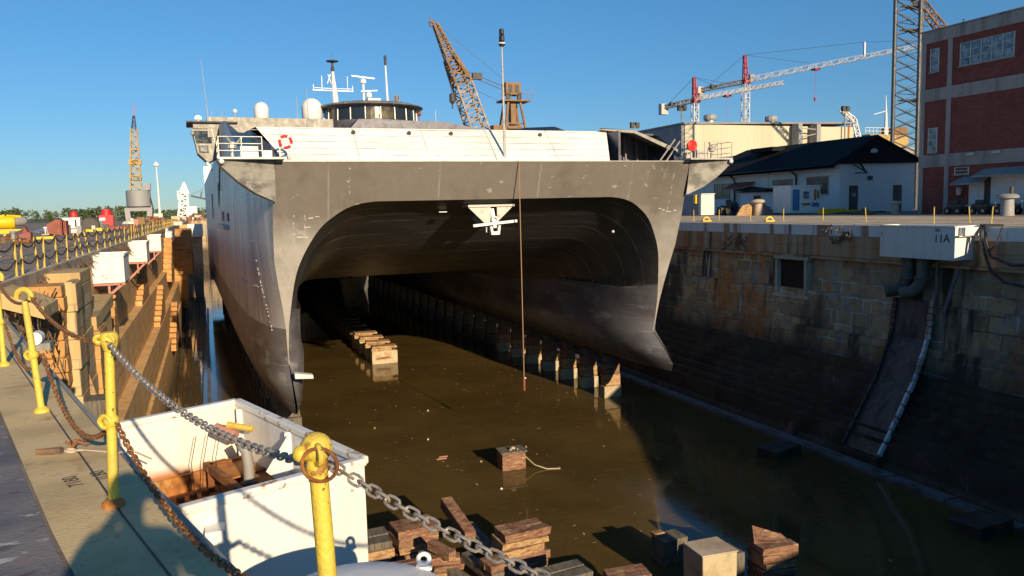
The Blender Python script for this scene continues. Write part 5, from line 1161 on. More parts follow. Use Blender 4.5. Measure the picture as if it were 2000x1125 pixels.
bwin(52.4,57.9,14.25,16.35,5,3); bwin(60.35,61.3,14.2,16.4,1,4); bwin(60.3,61.3,6.2,8.6,1,4)
bwin(56.6,58.1,3.9,4.5,1,2,glass='window_dark')
mb=MB(); mb.box(bx-.05,54.9,0,bx+.05,56.5,3.0); mb.build('door','white_wall',parent=BB)
d_=MB(); d_.box(bx-.05,50.9,0,bx+.05,54.2,3.7); rd=d_.build('roller_door','white_wall',parent=BB)
mb=MB(); mb.box(bx-.03,50.3,0,bx+.04,50.9,3.9); mb.box(bx-.03,54.2,0,bx+.04,54.8,3.9); mb.build('door_jamb','dark_steel',parent=BB)
for ya,yb,z in ((54.4,57.2,3.5),(49.9,54.9,4.15)):
    mb=MB(); mb.add([(bx,ya,z+.15),(bx,yb,z+.15),(bx-1.5,yb+.2,z-.55),(bx-1.5,ya-.2,z-.55),(bx,ya,z),(bx,yb,z),(bx-1.5,yb+.2,z-.70),(bx-1.5,ya-.2,z-.70)],[(0,1,2,3),(7,6,5,4),(0,4,5,1),(1,5,6,2),(2,6,7,3),(3,7,4,0)]); mb.build('awning','concrete_trim',parent=BB)
mb=MB(); mb.box(bx-.5,57.2,2.2,bx,57.5,2.6); mb.lathe(bx-.4,57.3,[(.1,1.8),(.22,1.9),(.22,2.5),(.1,2.6)],8); mb.build('wall_lamp','steel_light',parent=BB)
for y in (56.3,53.6): mb=MB(); mb.box(bx-.35,y-.4,5.6,bx,y+.4,5.85); mb.build('floodlight','steel_light',parent=BB)
mb=MB(); mb.lathe(bx+1.5,59,[(.05,H_),(.05,H_+.7),(.15,H_+.75)],6); mb.build('roof_vent','dark_steel',parent=BB)
# carts and pumps along the brick wall
for i,(x,y,lab) in enumerate([(66.2,55.6,'black wheeled machine by the brick wall, left one'),(66.0,52.8,'black wheeled machine by the brick wall, second'),(66.0,50.3,'black wheeled machine below the roller door'),(66.2,46.6,'low wheeled machine at the right edge by the brick wall')]):
    t=T('wheeled_machine',lab,'machine',(x,y,0),'machines parked along the brick wall')
    mb=MB(); mb.box(x-.5,y-.9,.45,x+.5,y+.7,1.0); mb.box(x-.3,y-.3,1.0,x+.3,y+.5,1.35); mb.build('body','dark_steel',parent=t,bevel=.06)
    for sx in (-.55,.55):
        for sy in (-.6,.5):
            mb=MB(); mb.tube([(x+sx-.1,y+sy,.36),(x+sx+.1,y+sy,.36)],.36,14); w=mb.build('wheel','black',parent=t); mb=MB(); mb.tube([(x+sx-.12,y+sy,.36),(x+sx+.12,y+sy,.36)],.14,8); mb.build('hub','steel_light',parent=w)
    mb=MB(); mb.bar((x-.2,y-.9,.8),(x-.5,y-1.7,.9+.15*i),.06); mb.build('handle','steel_light',parent=t)
def bollard(x,y,s,mat,lab,pipe=False):
    t=T('mooring_bollard',lab,'bollard',(x,y,0),'big mushroom bollards on the right quay')
    mb=MB(); mb.lathe(x,y,[(.55*s,0),(.5*s,.1*s),(.46*s,1.35*s)],18); mb.build('stem',mat,parent=t,smooth=True)
    mb=MB(); mb.lathe(x,y,[(.46*s,1.33*s),(.78*s,1.4*s),(.82*s,1.55*s),(.6*s,1.72*s),(.02,1.8*s)],20); mb.build('cap',mat,parent=t,smooth=True)
    if pipe: mb=MB(); mb.tube([(x-.1,y-.4,1.6*s),(x-.1,y-.4,2.3*s)],.15*s,8); mb.build('pipe','dark_steel',parent=t)
bollard(62.3,47.5,1.05,'crane_grey','blue-grey mushroom bollard in front of the big roller door',True)
bollard(68.0,64.5,.80,'quay_concrete','pale mushroom bollard left of the brick building corner')
bollard(62.6,80.0,1.10,'quay_concrete','pale mushroom bollard among scrap left of the white building doorway')
# ---------------------------------------------------------------- white building with black roof
WB=T('white_building','long white low building with black gabled roof behind the right quay','building',(80,95,0))
wx=74.5; wy=79.4; ex=86.9; wy2=116
mb=MB(); mb.box(wx,wy,0,ex,wy2,6.3); mb.prism([(wx,6.28),(ex,6.28),((wx+ex)/2,9.2)],wy+.2,wy2-.2,'y'); mb.build('wall','white_wall',parent=WB)
cxm=(wx+ex)/2-.8
mb=MB()
ov=.9
def roofslab(mb,pts,th=.25):
    n=len(pts); mb.add(pts+[(p[0],p[1],p[2]-th) for p in pts],[tuple(range(n)),tuple(range(2*n-1,n-1,-1))]+[(i,n+i,n+(i+1)%n,(i+1)%n) for i in range(n)])
roofslab(mb,[(wx-1.6,wy-.6,5.95),(cxm,wy-.6,9.75),(cxm,105,9.75),(wx-1.6,112.5,5.7)]); roofslab(mb,[(ex+.7,wy-.6,6.6),(ex+.7,wy2,6.6),(cxm,105,9.75),(cxm,wy-.6,9.75)]); roofslab(mb,[(wx-1.6,112.5,5.7),(cxm,105,9.75),(ex+.7,wy2,6.6)])
mb.build('roof','black_roof',parent=WB)
mb=MB(); mb.prism([(wx-1.3,6.1),(ex+.5,6.25),(ex+.5,6.6),(cxm,9.7),(wx-1.3,6.2)],wy-.35,wy-.15,'y'); mb.build('gable_cladding','black_roof',parent=WB)
mb=MB(); mb.box(wx-1.6,wy-.6,5.55,wx-1.4,112,5.95); mb.build('fascia','black',parent=WB)
mb=MB(); mb.box(cxm-3.2,95,8.9,cxm-1.0,100,9.5); mb.build('roof_monitor','black_roof',parent=WB)
def wwin(ya,yb,za,zb,cols,rows): 
    return bwin(ya,yb,za,zb,cols,rows,x=wx,par=WB,fr='crane_grey',glass='window_dark')
wwin(101.9,105.9,2.4,4.5,2,3); wwin(81.4,85.3,2.5,4.7,2,3); wwin(88.1,92.1,3.4,4.6,3,2); wwin(109.5,112.5,1.8,3.2,2,2)
mb=MB(); mb.box(wx-.05,97.1,0,wx+.05,98.9,2.9); mb.build('doorway','black',parent=WB)
for y,z in ((100.6,5.7),(87.2,5.7)):
    mb=MB(); mb.tube([(wx-1.2,y,z),(wx-.25,y,z-.6),(wx-.2,y,z-1.2),(wx-.2,y,0)],.13,6); mb.build('downpipe','dark_steel',parent=WB)
for x0_,x1_,m_ in ((76.0,77.4,'dark_steel'),(83.3,84.7,'black')):
    mb=MB(); mb.box(x0_,wy-.05,0,x1_,wy+.05,3.4); dd=mb.build('door',m_,parent=WB)
    if m_=='dark_steel': mb=MB(); mb.box(x0_+.35,wy-.08,2.0,x1_-.35,wy-.04,2.5); mb.build('door_pane','window_blue',parent=dd)
mb=MB(); mb.bar((76.3,wy-.2,6.1),(77.6,wy-1.2,5.0),.15); mb.bar((77.6,wy-.1,6.2),(77.6,wy-1.2,4.9),.2); mb.bar((76.0,wy-1.0,4.95),(77.7,wy-1.2,4.95),.15); mb.build('hoist_arm','dark_steel',parent=WB)
gl_=MB(); gl_.lathe(79.3,wy-.6,[(.15,8.0),(.45,7.8),(.4,7.5),(.1,7.45)],8); gl_.build('gable_lamp','cabinet_white',parent=WB)
mb=MB(); mb.box(79.0,wy-.25,4.1,79.6,wy,4.6); mb.build('wall_fixture','dark_steel',parent=WB)
mb=MB(); mb.box(wx,wy2,0,wx+8,135,6.2); mb.build('rear_annex','white_wall',parent=WB)
# porch hut with sagging black awning
PH=T('porch_hut','small white hut with black square window and sagging black awning against the white building','hut',(72.5,91,0))
mb=MB(); mb.box(72.0,88.6,0,74.45,96.0,3.0); mb.build('wall','white_wall',parent=PH)
mb=MB(); mb.box(71.9,91.6,1.2,72.05,93.0,2.5); mb.build('window','black',parent=PH)
mb=MB(); mb.add([(71.4,88.2,3.35),(74.5,88.2,3.8),(74.5,92.5,3.5),(71.4,92.5,2.95),(74.5,97,3.9),(71.6,97.2,3.3)],[(0,1,2,3),(3,2,4,5)]); mb.add([(71.4,88.2,2.98),(74.5,88.2,3.2),(74.5,97,3.3),(71.6,97.2,3.0)],[(3,2,1,0)]); mb.build('awning','tarp',parent=PH)
mb=MB(); roofslab(mb,[(71.8,96.5,3.6),(74.5,96.0,4.6),(74.5,101,4.6),(72.6,101,3.7)],.15); mb.build('porch_roof','red_oxide',parent=PH)
# site cabin
SC=T('site_cabin','white site cabin with blue door panel and small window, lit by the sun','cabin',(68.5,79,0))
mb=MB(); mb.box(65.7,78,.2,70.2,81.2,3.4); mb.build('body','white_paint',parent=SC,bevel=.03)
mb=MB(); mb.box(65.6,77.9,3.4,70.3,81.3,3.52); mb.build('roof','white_clean',parent=SC)
mb=MB(); mb.box(66.0,77.93,.5,67.0,78.02,3.0); mb.build('blue_panel','blue_paint',parent=SC)
mb=MB(); mb.box(68.9,77.93,.9,70.0,78.0,1.4); mb.build('blue_sign','blue_paint',parent=SC)
mb=MB(); mb.box(67.6,77.9,1.9,68.4,78.02,2.75); mb.build('window','window_blue',parent=SC)
for a,b,c_,d_ in ((69.2,69.5,1.7,3.0),(69.7,69.95,1.9,2.9),(67.4,68.6,1.1,1.35)): mb=MB(); mb.box(a,77.9,c_,b,78.0,d_); mb.build('notice','rust_orange',parent=SC)
# cabinet pair by the ship
CB=T('equipment_cabinet','pale green-white equipment cabinet with dark blue side beside the ship hull','cabinet',(59.2,87,0))
mb=MB(); mb.box(58.9,86.6,.1,60.9,91.5,2.75); mb.build('body','cabinet_white',parent=CB,bevel=.03)
mb=MB(); mb.box(58.84,87.0,.15,58.9,91.0,2.7); mb.build('side_panel','cabinet_blue',parent=CB); mb=MB(); mb.box(58.6,87.4,1.6,58.84,87.9,2.7); mb.build('warning_tag','yellow_bright',parent=CB)
mb=MB(); mb.box(58.9,86.5,2.75,60.95,91.5,2.85); mb.build('lid','cabinet_white',parent=CB)
# scrap heaps
def heap(lab,cx_,cy_,w,d,h,mats,n=26,kind='stuff',sd=1):
    random.seed(sd); t=T('scrap_heap',lab,'scrap heap',(cx_,cy_,0))
    for mi_,mt in enumerate(mats):
        mb=MB()
        for k in range(n//len(mats)):
            a=random.uniform(0,6.28); r_=random.random()**.6; x=cx_+math.cos(a)*r_*w/2; y=cy_+math.sin(a)*r_*d/2; hh=h*(1-r_*.85)*random.uniform(.6,1); s_=random.uniform(.25,.6)
            mb.xf=Matrix.Translation((x,y,0))@Matrix.Rotation(a,4,'Z')@Matrix.Rotation(random.uniform(-.35,.35),4,'X'); mb.box(-s_,-s_*.7,0,s_,s_*.7,hh)
        mb.xf=None; o=mb.build('scrap_pieces',mt,parent=t); o['kind']='stuff'
    random.seed(sd+5); return t
heap('dark scrap heap with machine parts left of the hut doorway',64.0,87.5,4.5,5,2.3,['dark_steel','tarp','wood_grey'],30,sd=3)
heap('black tarpaulin heap in front of the white hut',67.2,86,5.5,4,1.6,['tarp','tarp','wood_grey'],30,sd=4)
mb=MB(); mb.add([(64.6,83.2,.05),(66.8,82.6,.05),(66.2,84,1.7),(65.2,84.3,1.9),(67.6,83.4,.4),(65.3,84.6,.1)],[(0,1,2,3),(1,4,2),(0,3,5),(3,2,4,5)]); tag(mb.build('crumpled_sheet','pink_sheet'),'crumpled pink sheet leaning on the black heap','sheet')
mb=MB(); mb.prism([(-.6,0),(2.2,0),(1.6,1.5),(.2,1.2)],0,.25,'y'); mb.v=[Vector((v.x+60.4,v.y+80.5,v.z)) for v in mb.v]; tag(mb.build('timber_board','wood_tan'),'brown board leaning on the scrap heap left of the pale bollard','board')
heap('small heap of rope and timber beside the left white-building bollard',65.6,66.5,1.6,2,.8,['wood_red','scrap'],14,sd=6)
mb=MB(); mb.box(66.9,74.2,.05,74.2,74.7,.42); mb.box(67.5,74.7,.42,71,75.4,.62); tag(mb.build('yellow_beam','yellow_bright',bevel=.03),'long low yellow steel beam lying before the white building','beam')
mb=MB(); mb.box(69.0,73.9,.0,76.5,74.15,.2); tag(mb.build('timber_board','wood_grey'),'low grey timber lying in front of the yellow beam','board')
# ---------------------------------------------------------------- tan shed behind
TS_=T('tan_shed','large tan corrugated metal shed behind the white building','shed',(120,160,0))
mb=MB(); mb.box(97.9,150,0,144.5,230,18.7); mb.build('wall','tan_metal',parent=TS_)
mb=MB(); mb.box(97.4,150.3,0,97.88,230,18.6); mb.build('side_wall','grey_metal',parent=TS_)
mb=MB(); roofslab(mb,[(97.3,149.6,19.1),(145,149.6,19.9),(145,232,19.9),(97.3,232,19.1)],.4); mb.build('roof','grey_metal',parent=TS_)
mb=MB(); mb.box(97.9,149.5,12.2,144,149.9,12.4) if 0 else mb.box(142.8,149.8,0,143.2,149.95,19); mb.build('corner_trim','rust_orange',parent=TS_)
t_=T('stair_tower','grey louvred stair tower standing against the tan shed','stair tower',(129.5,148,0))
for x in (126.0,131.2): mb=MB(); mb.box(x,147.2,0,x+1.1,149.4,19.0); mb.build('column','crane_grey',parent=t_)
mb=MB()
for k in range(9): mb.bar((127,147.6,2+2*k),(131.3,147.6,2.2+2*k+(.6 if k%2 else -.4)),.22)
mb.build('stair_rail','crane_grey',parent=t_)
for x,lab in ((107.8,'green roof ventilator, left one on the tan shed'),(124.7,'green roof ventilator, right one on the tan shed')):
    v_=T('roof_ventilator',lab,'ventilator',(x,155,19),'ventilators on the tan shed'); mb=MB(); mb.lathe(x,155,[(1.0,19),(1.0,20.2)],12); mb.build('neck','steel_light',parent=v_); mb=MB(); mb.lathe(x,155,[(1.3,20.2),(1.5,20.6),(1.4,21.4),(.1,21.7)],12); mb.build('hood','crane_grey',parent=v_)
for x,y,z,lab in ((85.5,150,18.3,'floodlight pole left of the tan shed roof'),(97.4,150.5,22.2,'floodlight cluster above the left corner of the tan shed'),(141.0,149.0,22.8,'floodlight pair right of the tan shed')):
    f=T('floodlight_mast',lab,'floodlight',(x,y,0),'floodlights around the tan shed'); mb=MB(); mb.tube([(x,y,0),(x,y,z)],.18,6); mb.build('pole','crane_grey',parent=f); mb=MB(); mb.box(x-1.0,y-.4,z-.6,x-.2,y+.3,z+.6); mb.box(x+.2,y-.4,z-.6,x+1.0,y+.3,z+.6); mb.build('lamp_head','dark_steel',parent=f)
# ---------------------------------------------------------------- tower cranes
def tower_crane(label,x,y,zb,ztop,jl,cl,th,k,w,hz):
    c_,s_=math.cos(R(th)),math.sin(R(th)); t=T('tower_crane',label,'tower crane',(x,y,0),'white and red tower cranes')
    lattice_=lambda p,q,w0,w1,n,r: lattice(MB(),p,q,w0,w1,n,r)
    lattice_((x,y,0),(x,y,zb),w,w,16,.11).build('mast','crane_white',parent=t)
    lattice_((x,y,zb),(x-.4,y,ztop),w*.8,w*.35,5,.14).build('tower_head','crane_red',parent=t)
    mb=MB(); mb.box(x-1.0,y-1.3,zb-.6,x+1.3,y+1.3,zb+.5); mb.build('slewing_ring','crane_red',parent=t); mb=MB(); mb.box(x+.6,y-1.8,zb+.3,x+2.4,y-.2,zb+2.4); mb.build('cab','crane_grey',parent=t)
    jt=(x+c_*jl,y-s_*jl,zb+.6+jl*k)
    lattice(MB(),(x,y,zb+.6),jt,1.8,1.2,26,.09,sides=3).build('jib','crane_white',parent=t)
    lattice(MB(),(x-c_*cl,y+s_*cl,zb-.9),(x,y,zb+.3),1.1,1.3,7,.15).build('counter_jib','crane_grey',parent=t)
    mb=MB(); mb.box(x-c_*cl-1.3,y+s_*cl-1,zb-3.4,x-c_*cl+1.3,y+s_*cl+1,zb+.2); mb.build('counterweight','steel_light',parent=t)
    mb=MB(); mb.bar((x-c_*cl*.7-1,y+s_*cl*.7,zb-.2),(x-c_*cl*.7+1,y+s_*cl*.7,zb-.2),1.2,1.2); mb.build('winch','dark_steel',parent=t)
    fp=Vector((x+c_*jl*.62,y-s_*jl*.62,zb+.6+jl*.62*k+hz)); mb=MB(); mb.bar((x-.4,y,ztop),fp,.09); mb.bar(fp,jt,.07); mb.bar((x-.4,y,ztop),(x+c_*jl*.35,y-s_*jl*.35,zb+2+jl*.35*k),.09); mb.bar((x-.4,y,ztop),(x-c_*cl*.85,y+s_*cl*.85,zb-.2),.09)
    mb.build('stay_cable','dark_steel',parent=t)
    if hz>1: mb=MB(); mb.bar(fp,(fp.x,fp.y,fp.z-hz),.5); mb.build('jib_post','crane_white',parent=t)
    hp=Vector((x+c_*jl*.38,y-s_*jl*.38,zb-.3+jl*.38*k)); mb=MB(); mb.box(hp.x-1,hp.y-1,hp.z-.3,hp.x+1,hp.y+1,hp.z+.3); mb.bar(hp,(hp.x,hp.y,hp.z-9),.08); mb.box(hp.x-.3,hp.y-.3,hp.z-10,hp.x+.3,hp.y+.3,hp.z-9); mb.build('hook_block','crane_red',parent=t)
tower_crane('nearer taller tower crane with red head and long white jib reaching right',175,231,42.5,51.5,62,17,60,.07,1.9,4.5)
tower_crane('smaller tower crane, farther left, its jib passing behind the taller one',154,230,35.5,43.2,30,12,62,.06,1.7,.5)
# big orange cranes behind the ship
boom_brown=M('boom_brown',(0.30,0.21,0.13),0.6,layers=[((0.42,0.40,0.36),0.6,0.5,0.62,U,0.8)])
OC=T('lattice_crane','rusty orange lattice boom crane rising behind the ship','crane',(66,190,0))
bl=[Vector((64.4,190,20)),Vector((60.3,190,32.0)),Vector((57.6,190,38.0)),Vector((54.0,190,46.0))]
lattice(MB(),bl[0],bl[1],4.4,4.0,7,.20).build('boom_lower',boom_brown,parent=OC)
lattice(MB(),bl[1],bl[2],4.0,2.6,4,.28).build('boom_middle','crane_orange',parent=OC)
lattice(MB(),bl[2],bl[3],2.4,1.0,7,.18).build('boom_tip','crane_orange',parent=OC)
mb=MB(); mb.bar(bl[1]+Vector((.3,-1.9,2.2)),bl[2]+Vector((.3,-1.2,.6)),2.0,.2); mb.build('boom_plate','crane_orange',parent=OC)
mb=MB(); mb.bar(bl[3],bl[3]+Vector((-1.4,0,.6)),.5); mb.bar(bl[3]+Vector((-1.2,0,.6)),bl[3]+Vector((-1.3,0,2.0)),.15); mb.torus(bl[3]+Vector((-.8,0,0)),.7,.18,(0,1,0),12,6); mb.build('tip_sheave','crane_orange',parent=OC)
mb=MB(); 
for dz in (-.5,.4): mb.bar((60.8,190,35.0+dz),(72.6,190,30.8+dz),.16)
mb.bar((54.3,190,46),(72.8,190,32.2),.07); mb.bar((57.2,189,32),(57.2,189,28.8),.12); mb.bar((61,190,31.6),(73,190,27.0),.09)
mb.build('luffing_cable','dark_steel',parent=OC)
mb=MB(); mb.box(63.0,189.5,33.2,65.4,190.5,34.8); mb.build('sheave_block','dark_steel',parent=OC)
mb=MB(); mb.lathe(57.4,189,[(.1,29.6),(.75,29.3),(.75,27.6),(.2,26.9),(.15,25.8)],10); mb.build('hook_block','dark_steel',parent=OC)
mb=MB(); mb.box(67.5,188,18,70,192,22); mb.build('counter_frame','crane_orange',parent=OC)
AT=T('crane_tower','orange crane tower with railed platform behind the bow pole','crane tower',(73.3,190,0))
mb=MB()
for sx in (-1,1):
    for sy in (-1,1): mb.bar((73.3+sx*3.6,190+sy*3,15),(73.3+sx*1.6,190+sy*1.5,27.9),.5)
for z,w in ((20,3.1),(22.5,2.7)): mb.bar((73.3-w,188.3,z),(73.3+w,188.3,z),.4)
mb.box(72.6,189,17,74.0,191,27.9); mb.box(71.3,188,21.2,75.3,192,21.9); mb.build('legs','crane_orange',parent=AT)
mb=MB(); mb.box(70.0,187.5,27.9,77.4,192.5,28.3); mb.build('platform','crane_orange',parent=AT)
mb=MB(); mb.box(71.2,188.5,29.6,75.2,191.5,32.6); 
mb.build('machinery_frame','crane_orange',parent=AT); mb=MB(); mb.box(71.3,188.3,28.5,72.2,189,30.2); mb.box(74.3,188.3,28.5,75.2,189,30.2); mb.box(71.9,188.4,30.2,72.9,188.6,32); mb.box(73.6,188.4,30.2,74.6,188.6,32); mb.build('machinery','dark_steel',parent=AT)
mb=MB()
for k in range(7): mb.bar((69.5+1.4*k,187.6,28.5),(69.5+1.4*k,187.6,29.8),.10)
mb.bar((69.5,187.6,29.8),(78.4,187.6,29.9),.10); mb.bar((75.4,187.6,29.7),(78.6,187.6,30.9),.12); mb.build('railing','crane_orange',parent=AT)
# lattice tower right
LT=T('lattice_tower','tall three-legged grey steel lattice tower beside the brick building','tower',(101.8,95,0))
legs=[(99.2,95),(102.3,93.2),(105.9,96.2)]
for x,y in legs: mb=MB(); mb.tube([(x,y,0),(x,y,46)],.30,8); mb.build('leg','tower_steel',parent=LT)
for (a,b) in ((legs[0],legs[1]),(legs[1],legs[2]),(legs[2],legs[0])):
    mb=MB()
    for k in range(26):
        z=k*1.75
        if k%2: mb.bar((*a,z),(*b,z+1.75),.11); mb.bar((*b,z),(*a,z+1.75),.11)
        else: mb.bar((*a,z),(*b,z+1.75),.11); mb.bar((*b,z),(*a,z+1.75),.11)
    mb.build('bracing','tower_steel',parent=LT)
mb=MB()
for z in (6.2,16.5,27.0,30.5):
    mb=MB(); mb.prism([(legs[0][0]+.8,legs[0][1]),(legs[1][0],legs[1][1]),(legs[2][0]+.5,legs[2][1])],z,z+.18); mb.bar((legs[0][0],94.2,z+1),(legs[2][0],95,z+1),.10); mb.build('landing','tower_steel',parent=LT)
mb=MB(); lattice(mb,(108.5,104,0),(109,104,8.6),1.2,1.2,9,.1); mb.build('ladder_cage','steel_light',parent=LT)
mb=MB(); mb.ball((99.9,88,7.6),.42,8); tag(mb.build('globe_lamp','yellow_old'),'round yellowish lamp at the right roof corner of the white building','lamp')
RC=T('lattice_boom','orange lattice crane boom coming down behind the brick building','crane',(118,110,0))
lattice(MB(),(113.5,110,42.0),(130.5,110,28.0),1.1,1.4,14,.11).build('boom','crane_orange',parent=RC)
lattice(MB(),(130.8,110,0),(130.5,110,28.0),1.4,1.4,12,.12).build('mast','crane_orange',parent=RC)
# ship behind the white building
FS=T('moored_ship','orange and white ship upperworks behind the black roof','ship',(194,190,0))
mb=MB(); mb.box(184,191,0,215,203,17.5); mb.build('hull','crane_grey',parent=FS)
mb=MB(); mb.box(189.6,190,17.4,205,196,21.3); mb.build('superstructure','crane_yellow',parent=FS); mb=MB(); mb.box(198.5,189.5,21.3,204,195,23.5); mb.build('funnel','crane_orange',parent=FS)
mb=MB(); mb.tube([(195.8,190,21),(195.7,190,27),(195.6,190,30),(195.5,190,33)],[.55,.4,.2,.08],6); mb.bar((190.8,190,27.2),(196,190,28.4),.18); mb.build('mast','ship_white',parent=FS)
mb=MB()
for k in range(9): mb.bar((187.5+1.5*k,189.8,21.3),(187.5+1.5*k,189.8,23.2),.12)
mb.bar((187.5,189.8,23.2),(199.5,189.8,23.2),.12); mb.bar((187.5,189.8,22.2),(199.5,189.8,22.2),.10); mb.build('rails','ship_white',parent=FS)
GC=T('jib_crane','white curved jib crane just right of the tan shed','crane',(186,190,0))
lattice(MB(),(185.5,190,16),(182.6,190,25.5),2.0,1.4,6,.16).build('boom','crane_white',parent=GC); lattice(MB(),(182.6,190,25.5),(178.2,190,28.4),1.3,.8,3,.14).build('tip','crane_white',parent=GC)

# ================================================================ LEFT QUAY
# portal crane
PC=T('portal_crane','yellow lattice portal crane on grey drum and four grey legs, far along the left quay','crane',(-18.5,260,0))
mb=MB(); mb.lathe(-18.4,260,[(3.35,4.5),(3.35,5.6),(3.35,9.0),(3.1,9.2)],28); mb.build('slewing_drum','crane_grey',parent=PC,smooth=True)
mb=MB(); mb.lathe(-18.4,260,[(3.0,4.1),(3.1,4.5)],20); mb.build('drum_base','dark_steel',parent=PC)
for sx in (-1,1):
    for sy in (-1,1):
        mb=MB(); mb.bar((-18.4+sx*3.0,260+sy*3,3.6),(-18.4+sx*2.7,260+sy*3.4,0),1.4,1.2); mb.build('leg','crane_grey',parent=PC)
mb=MB(); mb.box(-22.0,256.4,3.1,-14.8,263.6,4.1); mb.build('portal_beam','crane_grey',parent=PC)
lattice(MB(),(-18.9,260,9),(-18.2,258,27.0),2.9,1.6,12,.16).build('boom_lower','crane_yellow',parent=PC)
lattice(MB(),(-18.2,258,27.0),(-17.9,257,30.5),1.1,.4,3,.10).build('boom_tip','tower_steel',parent=PC); mb=MB(); mb.bar((-17.9,257,30.5),(-17.6,257,34.0),.22); mb.build('mast_tip','crane_red',parent=PC)
for bb_ in ((-20.3,258.5,16.7,-16.9,260.5,18.0),(-20.0,258.5,12.8,-17.0,260,13.4),(-19.6,258,20.6,-17.4,259.6,21.2)): mb=MB(); mb.box(*bb_); mb.build('platform','crane_yellow',parent=PC)
mb=MB(); mb.box(-16.6,258,9.2,-14.9,261,11.2); mb.build('cab','crane_grey',parent=PC)
mb=MB(); mb.box(-20.9,259,13.6,-20.7,259.2,19) if 0 else mb.tube([(-15.0,257,7),(-14.3,257,3),(-15.2,257,.6)],.18,6); mb.build('cable_loop','dark_steel',parent=PC)
# light mast and white crane
HM=T('high_mast_light','tall slim light mast with white ring of lamps on the left quay','light mast',(-12.9,259,0))
mb=MB(); mb.tube([(-12.9,259,0),(-12.9,259,6),(-13.0,259,17)],[.38,.3,.12],8); mb.build('pole','ship_white',parent=HM,smooth=True); mb=MB(); mb.lathe(-13.0,259,[(.3,16.2),(.9,16.3),(.95,16.8),(.5,17.0),(.4,17.4)],10); mb.build('lamp_ring','ship_white',parent=HM)
WC=T('white_jib_crane','white stubby crane with dark jib next to the ship stern','crane',(-6.5,300,0))
lattice(MB(),(-7.4,300,1),(-6.8,300,9.2),3.4,2.0,5,.32).build('tower','crane_white',parent=WC)
mb=MB(); mb.prism([(-8.6,9),(-5.0,9),(-6.3,13.0),(-6.9,13.0)],299,301,'y'); mb.box(-9.0,299,7.0,-8.2,301,10.0); mb.build('head','crane_white',parent=WC)
mb=MB(); mb.box(-6.4,298,0,-2.9,302,4.6); mb.build('machinery_house','ship_white',parent=WC)
mb=MB(); mb.bar((-4.6,300,8.2),(1.0,300,6.8),.6); mb.bar((-4.6,300,8.6),(1.4,300,11.4),.12); mb.bar((-1.5,300,7.6),(-1.0,300,9.8),.4); mb.build('jib','dark_steel',parent=WC)
# yellow buoy at the left edge and the gear around it (places measured on the quay surface)
def GB(pxl,pxr,pyt,pyb):   # left x, right x, y, height of an upright thing standing at the picture row pyb
    g=G((pxl+pxr)/2,pyb); l=at(pxl,pyb,g.y); r=at(pxr,pyb,g.y); t=at((pxl+pxr)/2,pyt,g.y); return l.x,r.x,g.y,t.z
x0,x1,yy,hh=GB(-22,31,421,466)
YB=T('mooring_buoy','big yellow cylindrical buoy with grey end lying at the left edge','buoy',((x0+x1)/2,yy,0))
mb=MB(); mb.tube([(x0,yy,hh-.58),(x1-.15,yy+.2,hh-.58),(x1,yy+.22,hh-.58)],[.55,.55,.45],20); mb.build('drum','yellow_bright',parent=YB,smooth=True)
a0=at(31,432,yy+.6); a1=at(52,434,yy+1.2)
mb=MB(); mb.tube([(a0.x-.3,yy+.6,hh-.50),(a1.x-.25,yy+1.1,hh-.50),(a1.x,yy+1.2,hh-.55)],[.46,.42,.22],18); mb.build('end_cap','crane_grey',parent=YB,smooth=True)
mb=MB(); mb.prism([(x0+.4,.35),(x1-.2,.45),(x1+.6,.75),(x1-.3,.8),(x0+.2,.75)],yy-.3,yy+.5,'y'); mb.bar((x0+1.0,yy,hh-.08),(x1-.7,yy,hh+.02),.25,.16); mb.bar((x1-.6,yy+.2,hh-.02),(x1+.35,yy+.7,hh-.12),.22,.18); mb.bar((x1-.3,yy-.1,.7),(x1+.0,yy-.1,.0),.18); mb.bar((x0+1.3,yy-.1,.7),(x0+1.2,yy-.1,.0),.18); mb.build('frame','yellow_bright',parent=YB)
l_,r_,yy,hh=GB(-20,52,450,476)
heap('rusty chains and fittings piled under the yellow buoy',(l_+r_)/2,yy,r_-l_,1.2,.55,['dark_steel','rust','scrap'],60,sd=8)
l_,r_,yy,hh=GB(21,33,450,476); xc=(l_+r_)/2; w=(r_-l_)/2
b_=T('quay_bollard','grey-green mushroom bollard in front of the yellow buoy','bollard',(xc,yy,0))
mb=MB(); mb.lathe(xc,yy,[(w*.8,0),(w*.75,hh*.8)],14); mb.build('stem','crane_grey',parent=b_,smooth=True); mb=MB(); mb.lathe(xc,yy,[(w*.75,hh*.78),(w*1.25,hh*.84),(w*1.2,hh*.95),(w*.2,hh)],14); mb.build('cap','crane_grey',parent=b_,smooth=True)
l_,r_,yy,hh=GB(37,61,441,471); w=r_-l_
mb=MB(); mb.prism([(l_,0),(r_,0),(r_,hh*.55),(r_-w*.25,hh*.6),(l_+w*.5,hh),(l_+w*.3,hh*.5),(l_,hh*.45)],yy,yy+.8,'y'); tag(mb.build('steel_part','red_oxide',bevel=.04),'upright red-oxide steel part right of the yellow buoy','steel part')
l_,r_,yy,hh=GB(92,120,430,460); w=r_-l_
rbx=T('red_container','red-oxide steel container with a ribbed corner, left quay','container',((l_+r_)/2,yy,0))
mb=MB(); mb.prism([(l_+.1,.2),(r_,0),(r_,hh),(r_-w*.35,hh+.05),(l_,hh*.72)],yy,yy+2.4,'y'); mb.build('body','red_oxide',parent=rbx)
for k in range(3): mb=MB(); mb.box(r_+.02+.12*k,yy+.1+.5*k,0,r_+.08+.12*k,yy+.4+.5*k,hh*.97); mb.build('rib','red_oxide',parent=rbx)
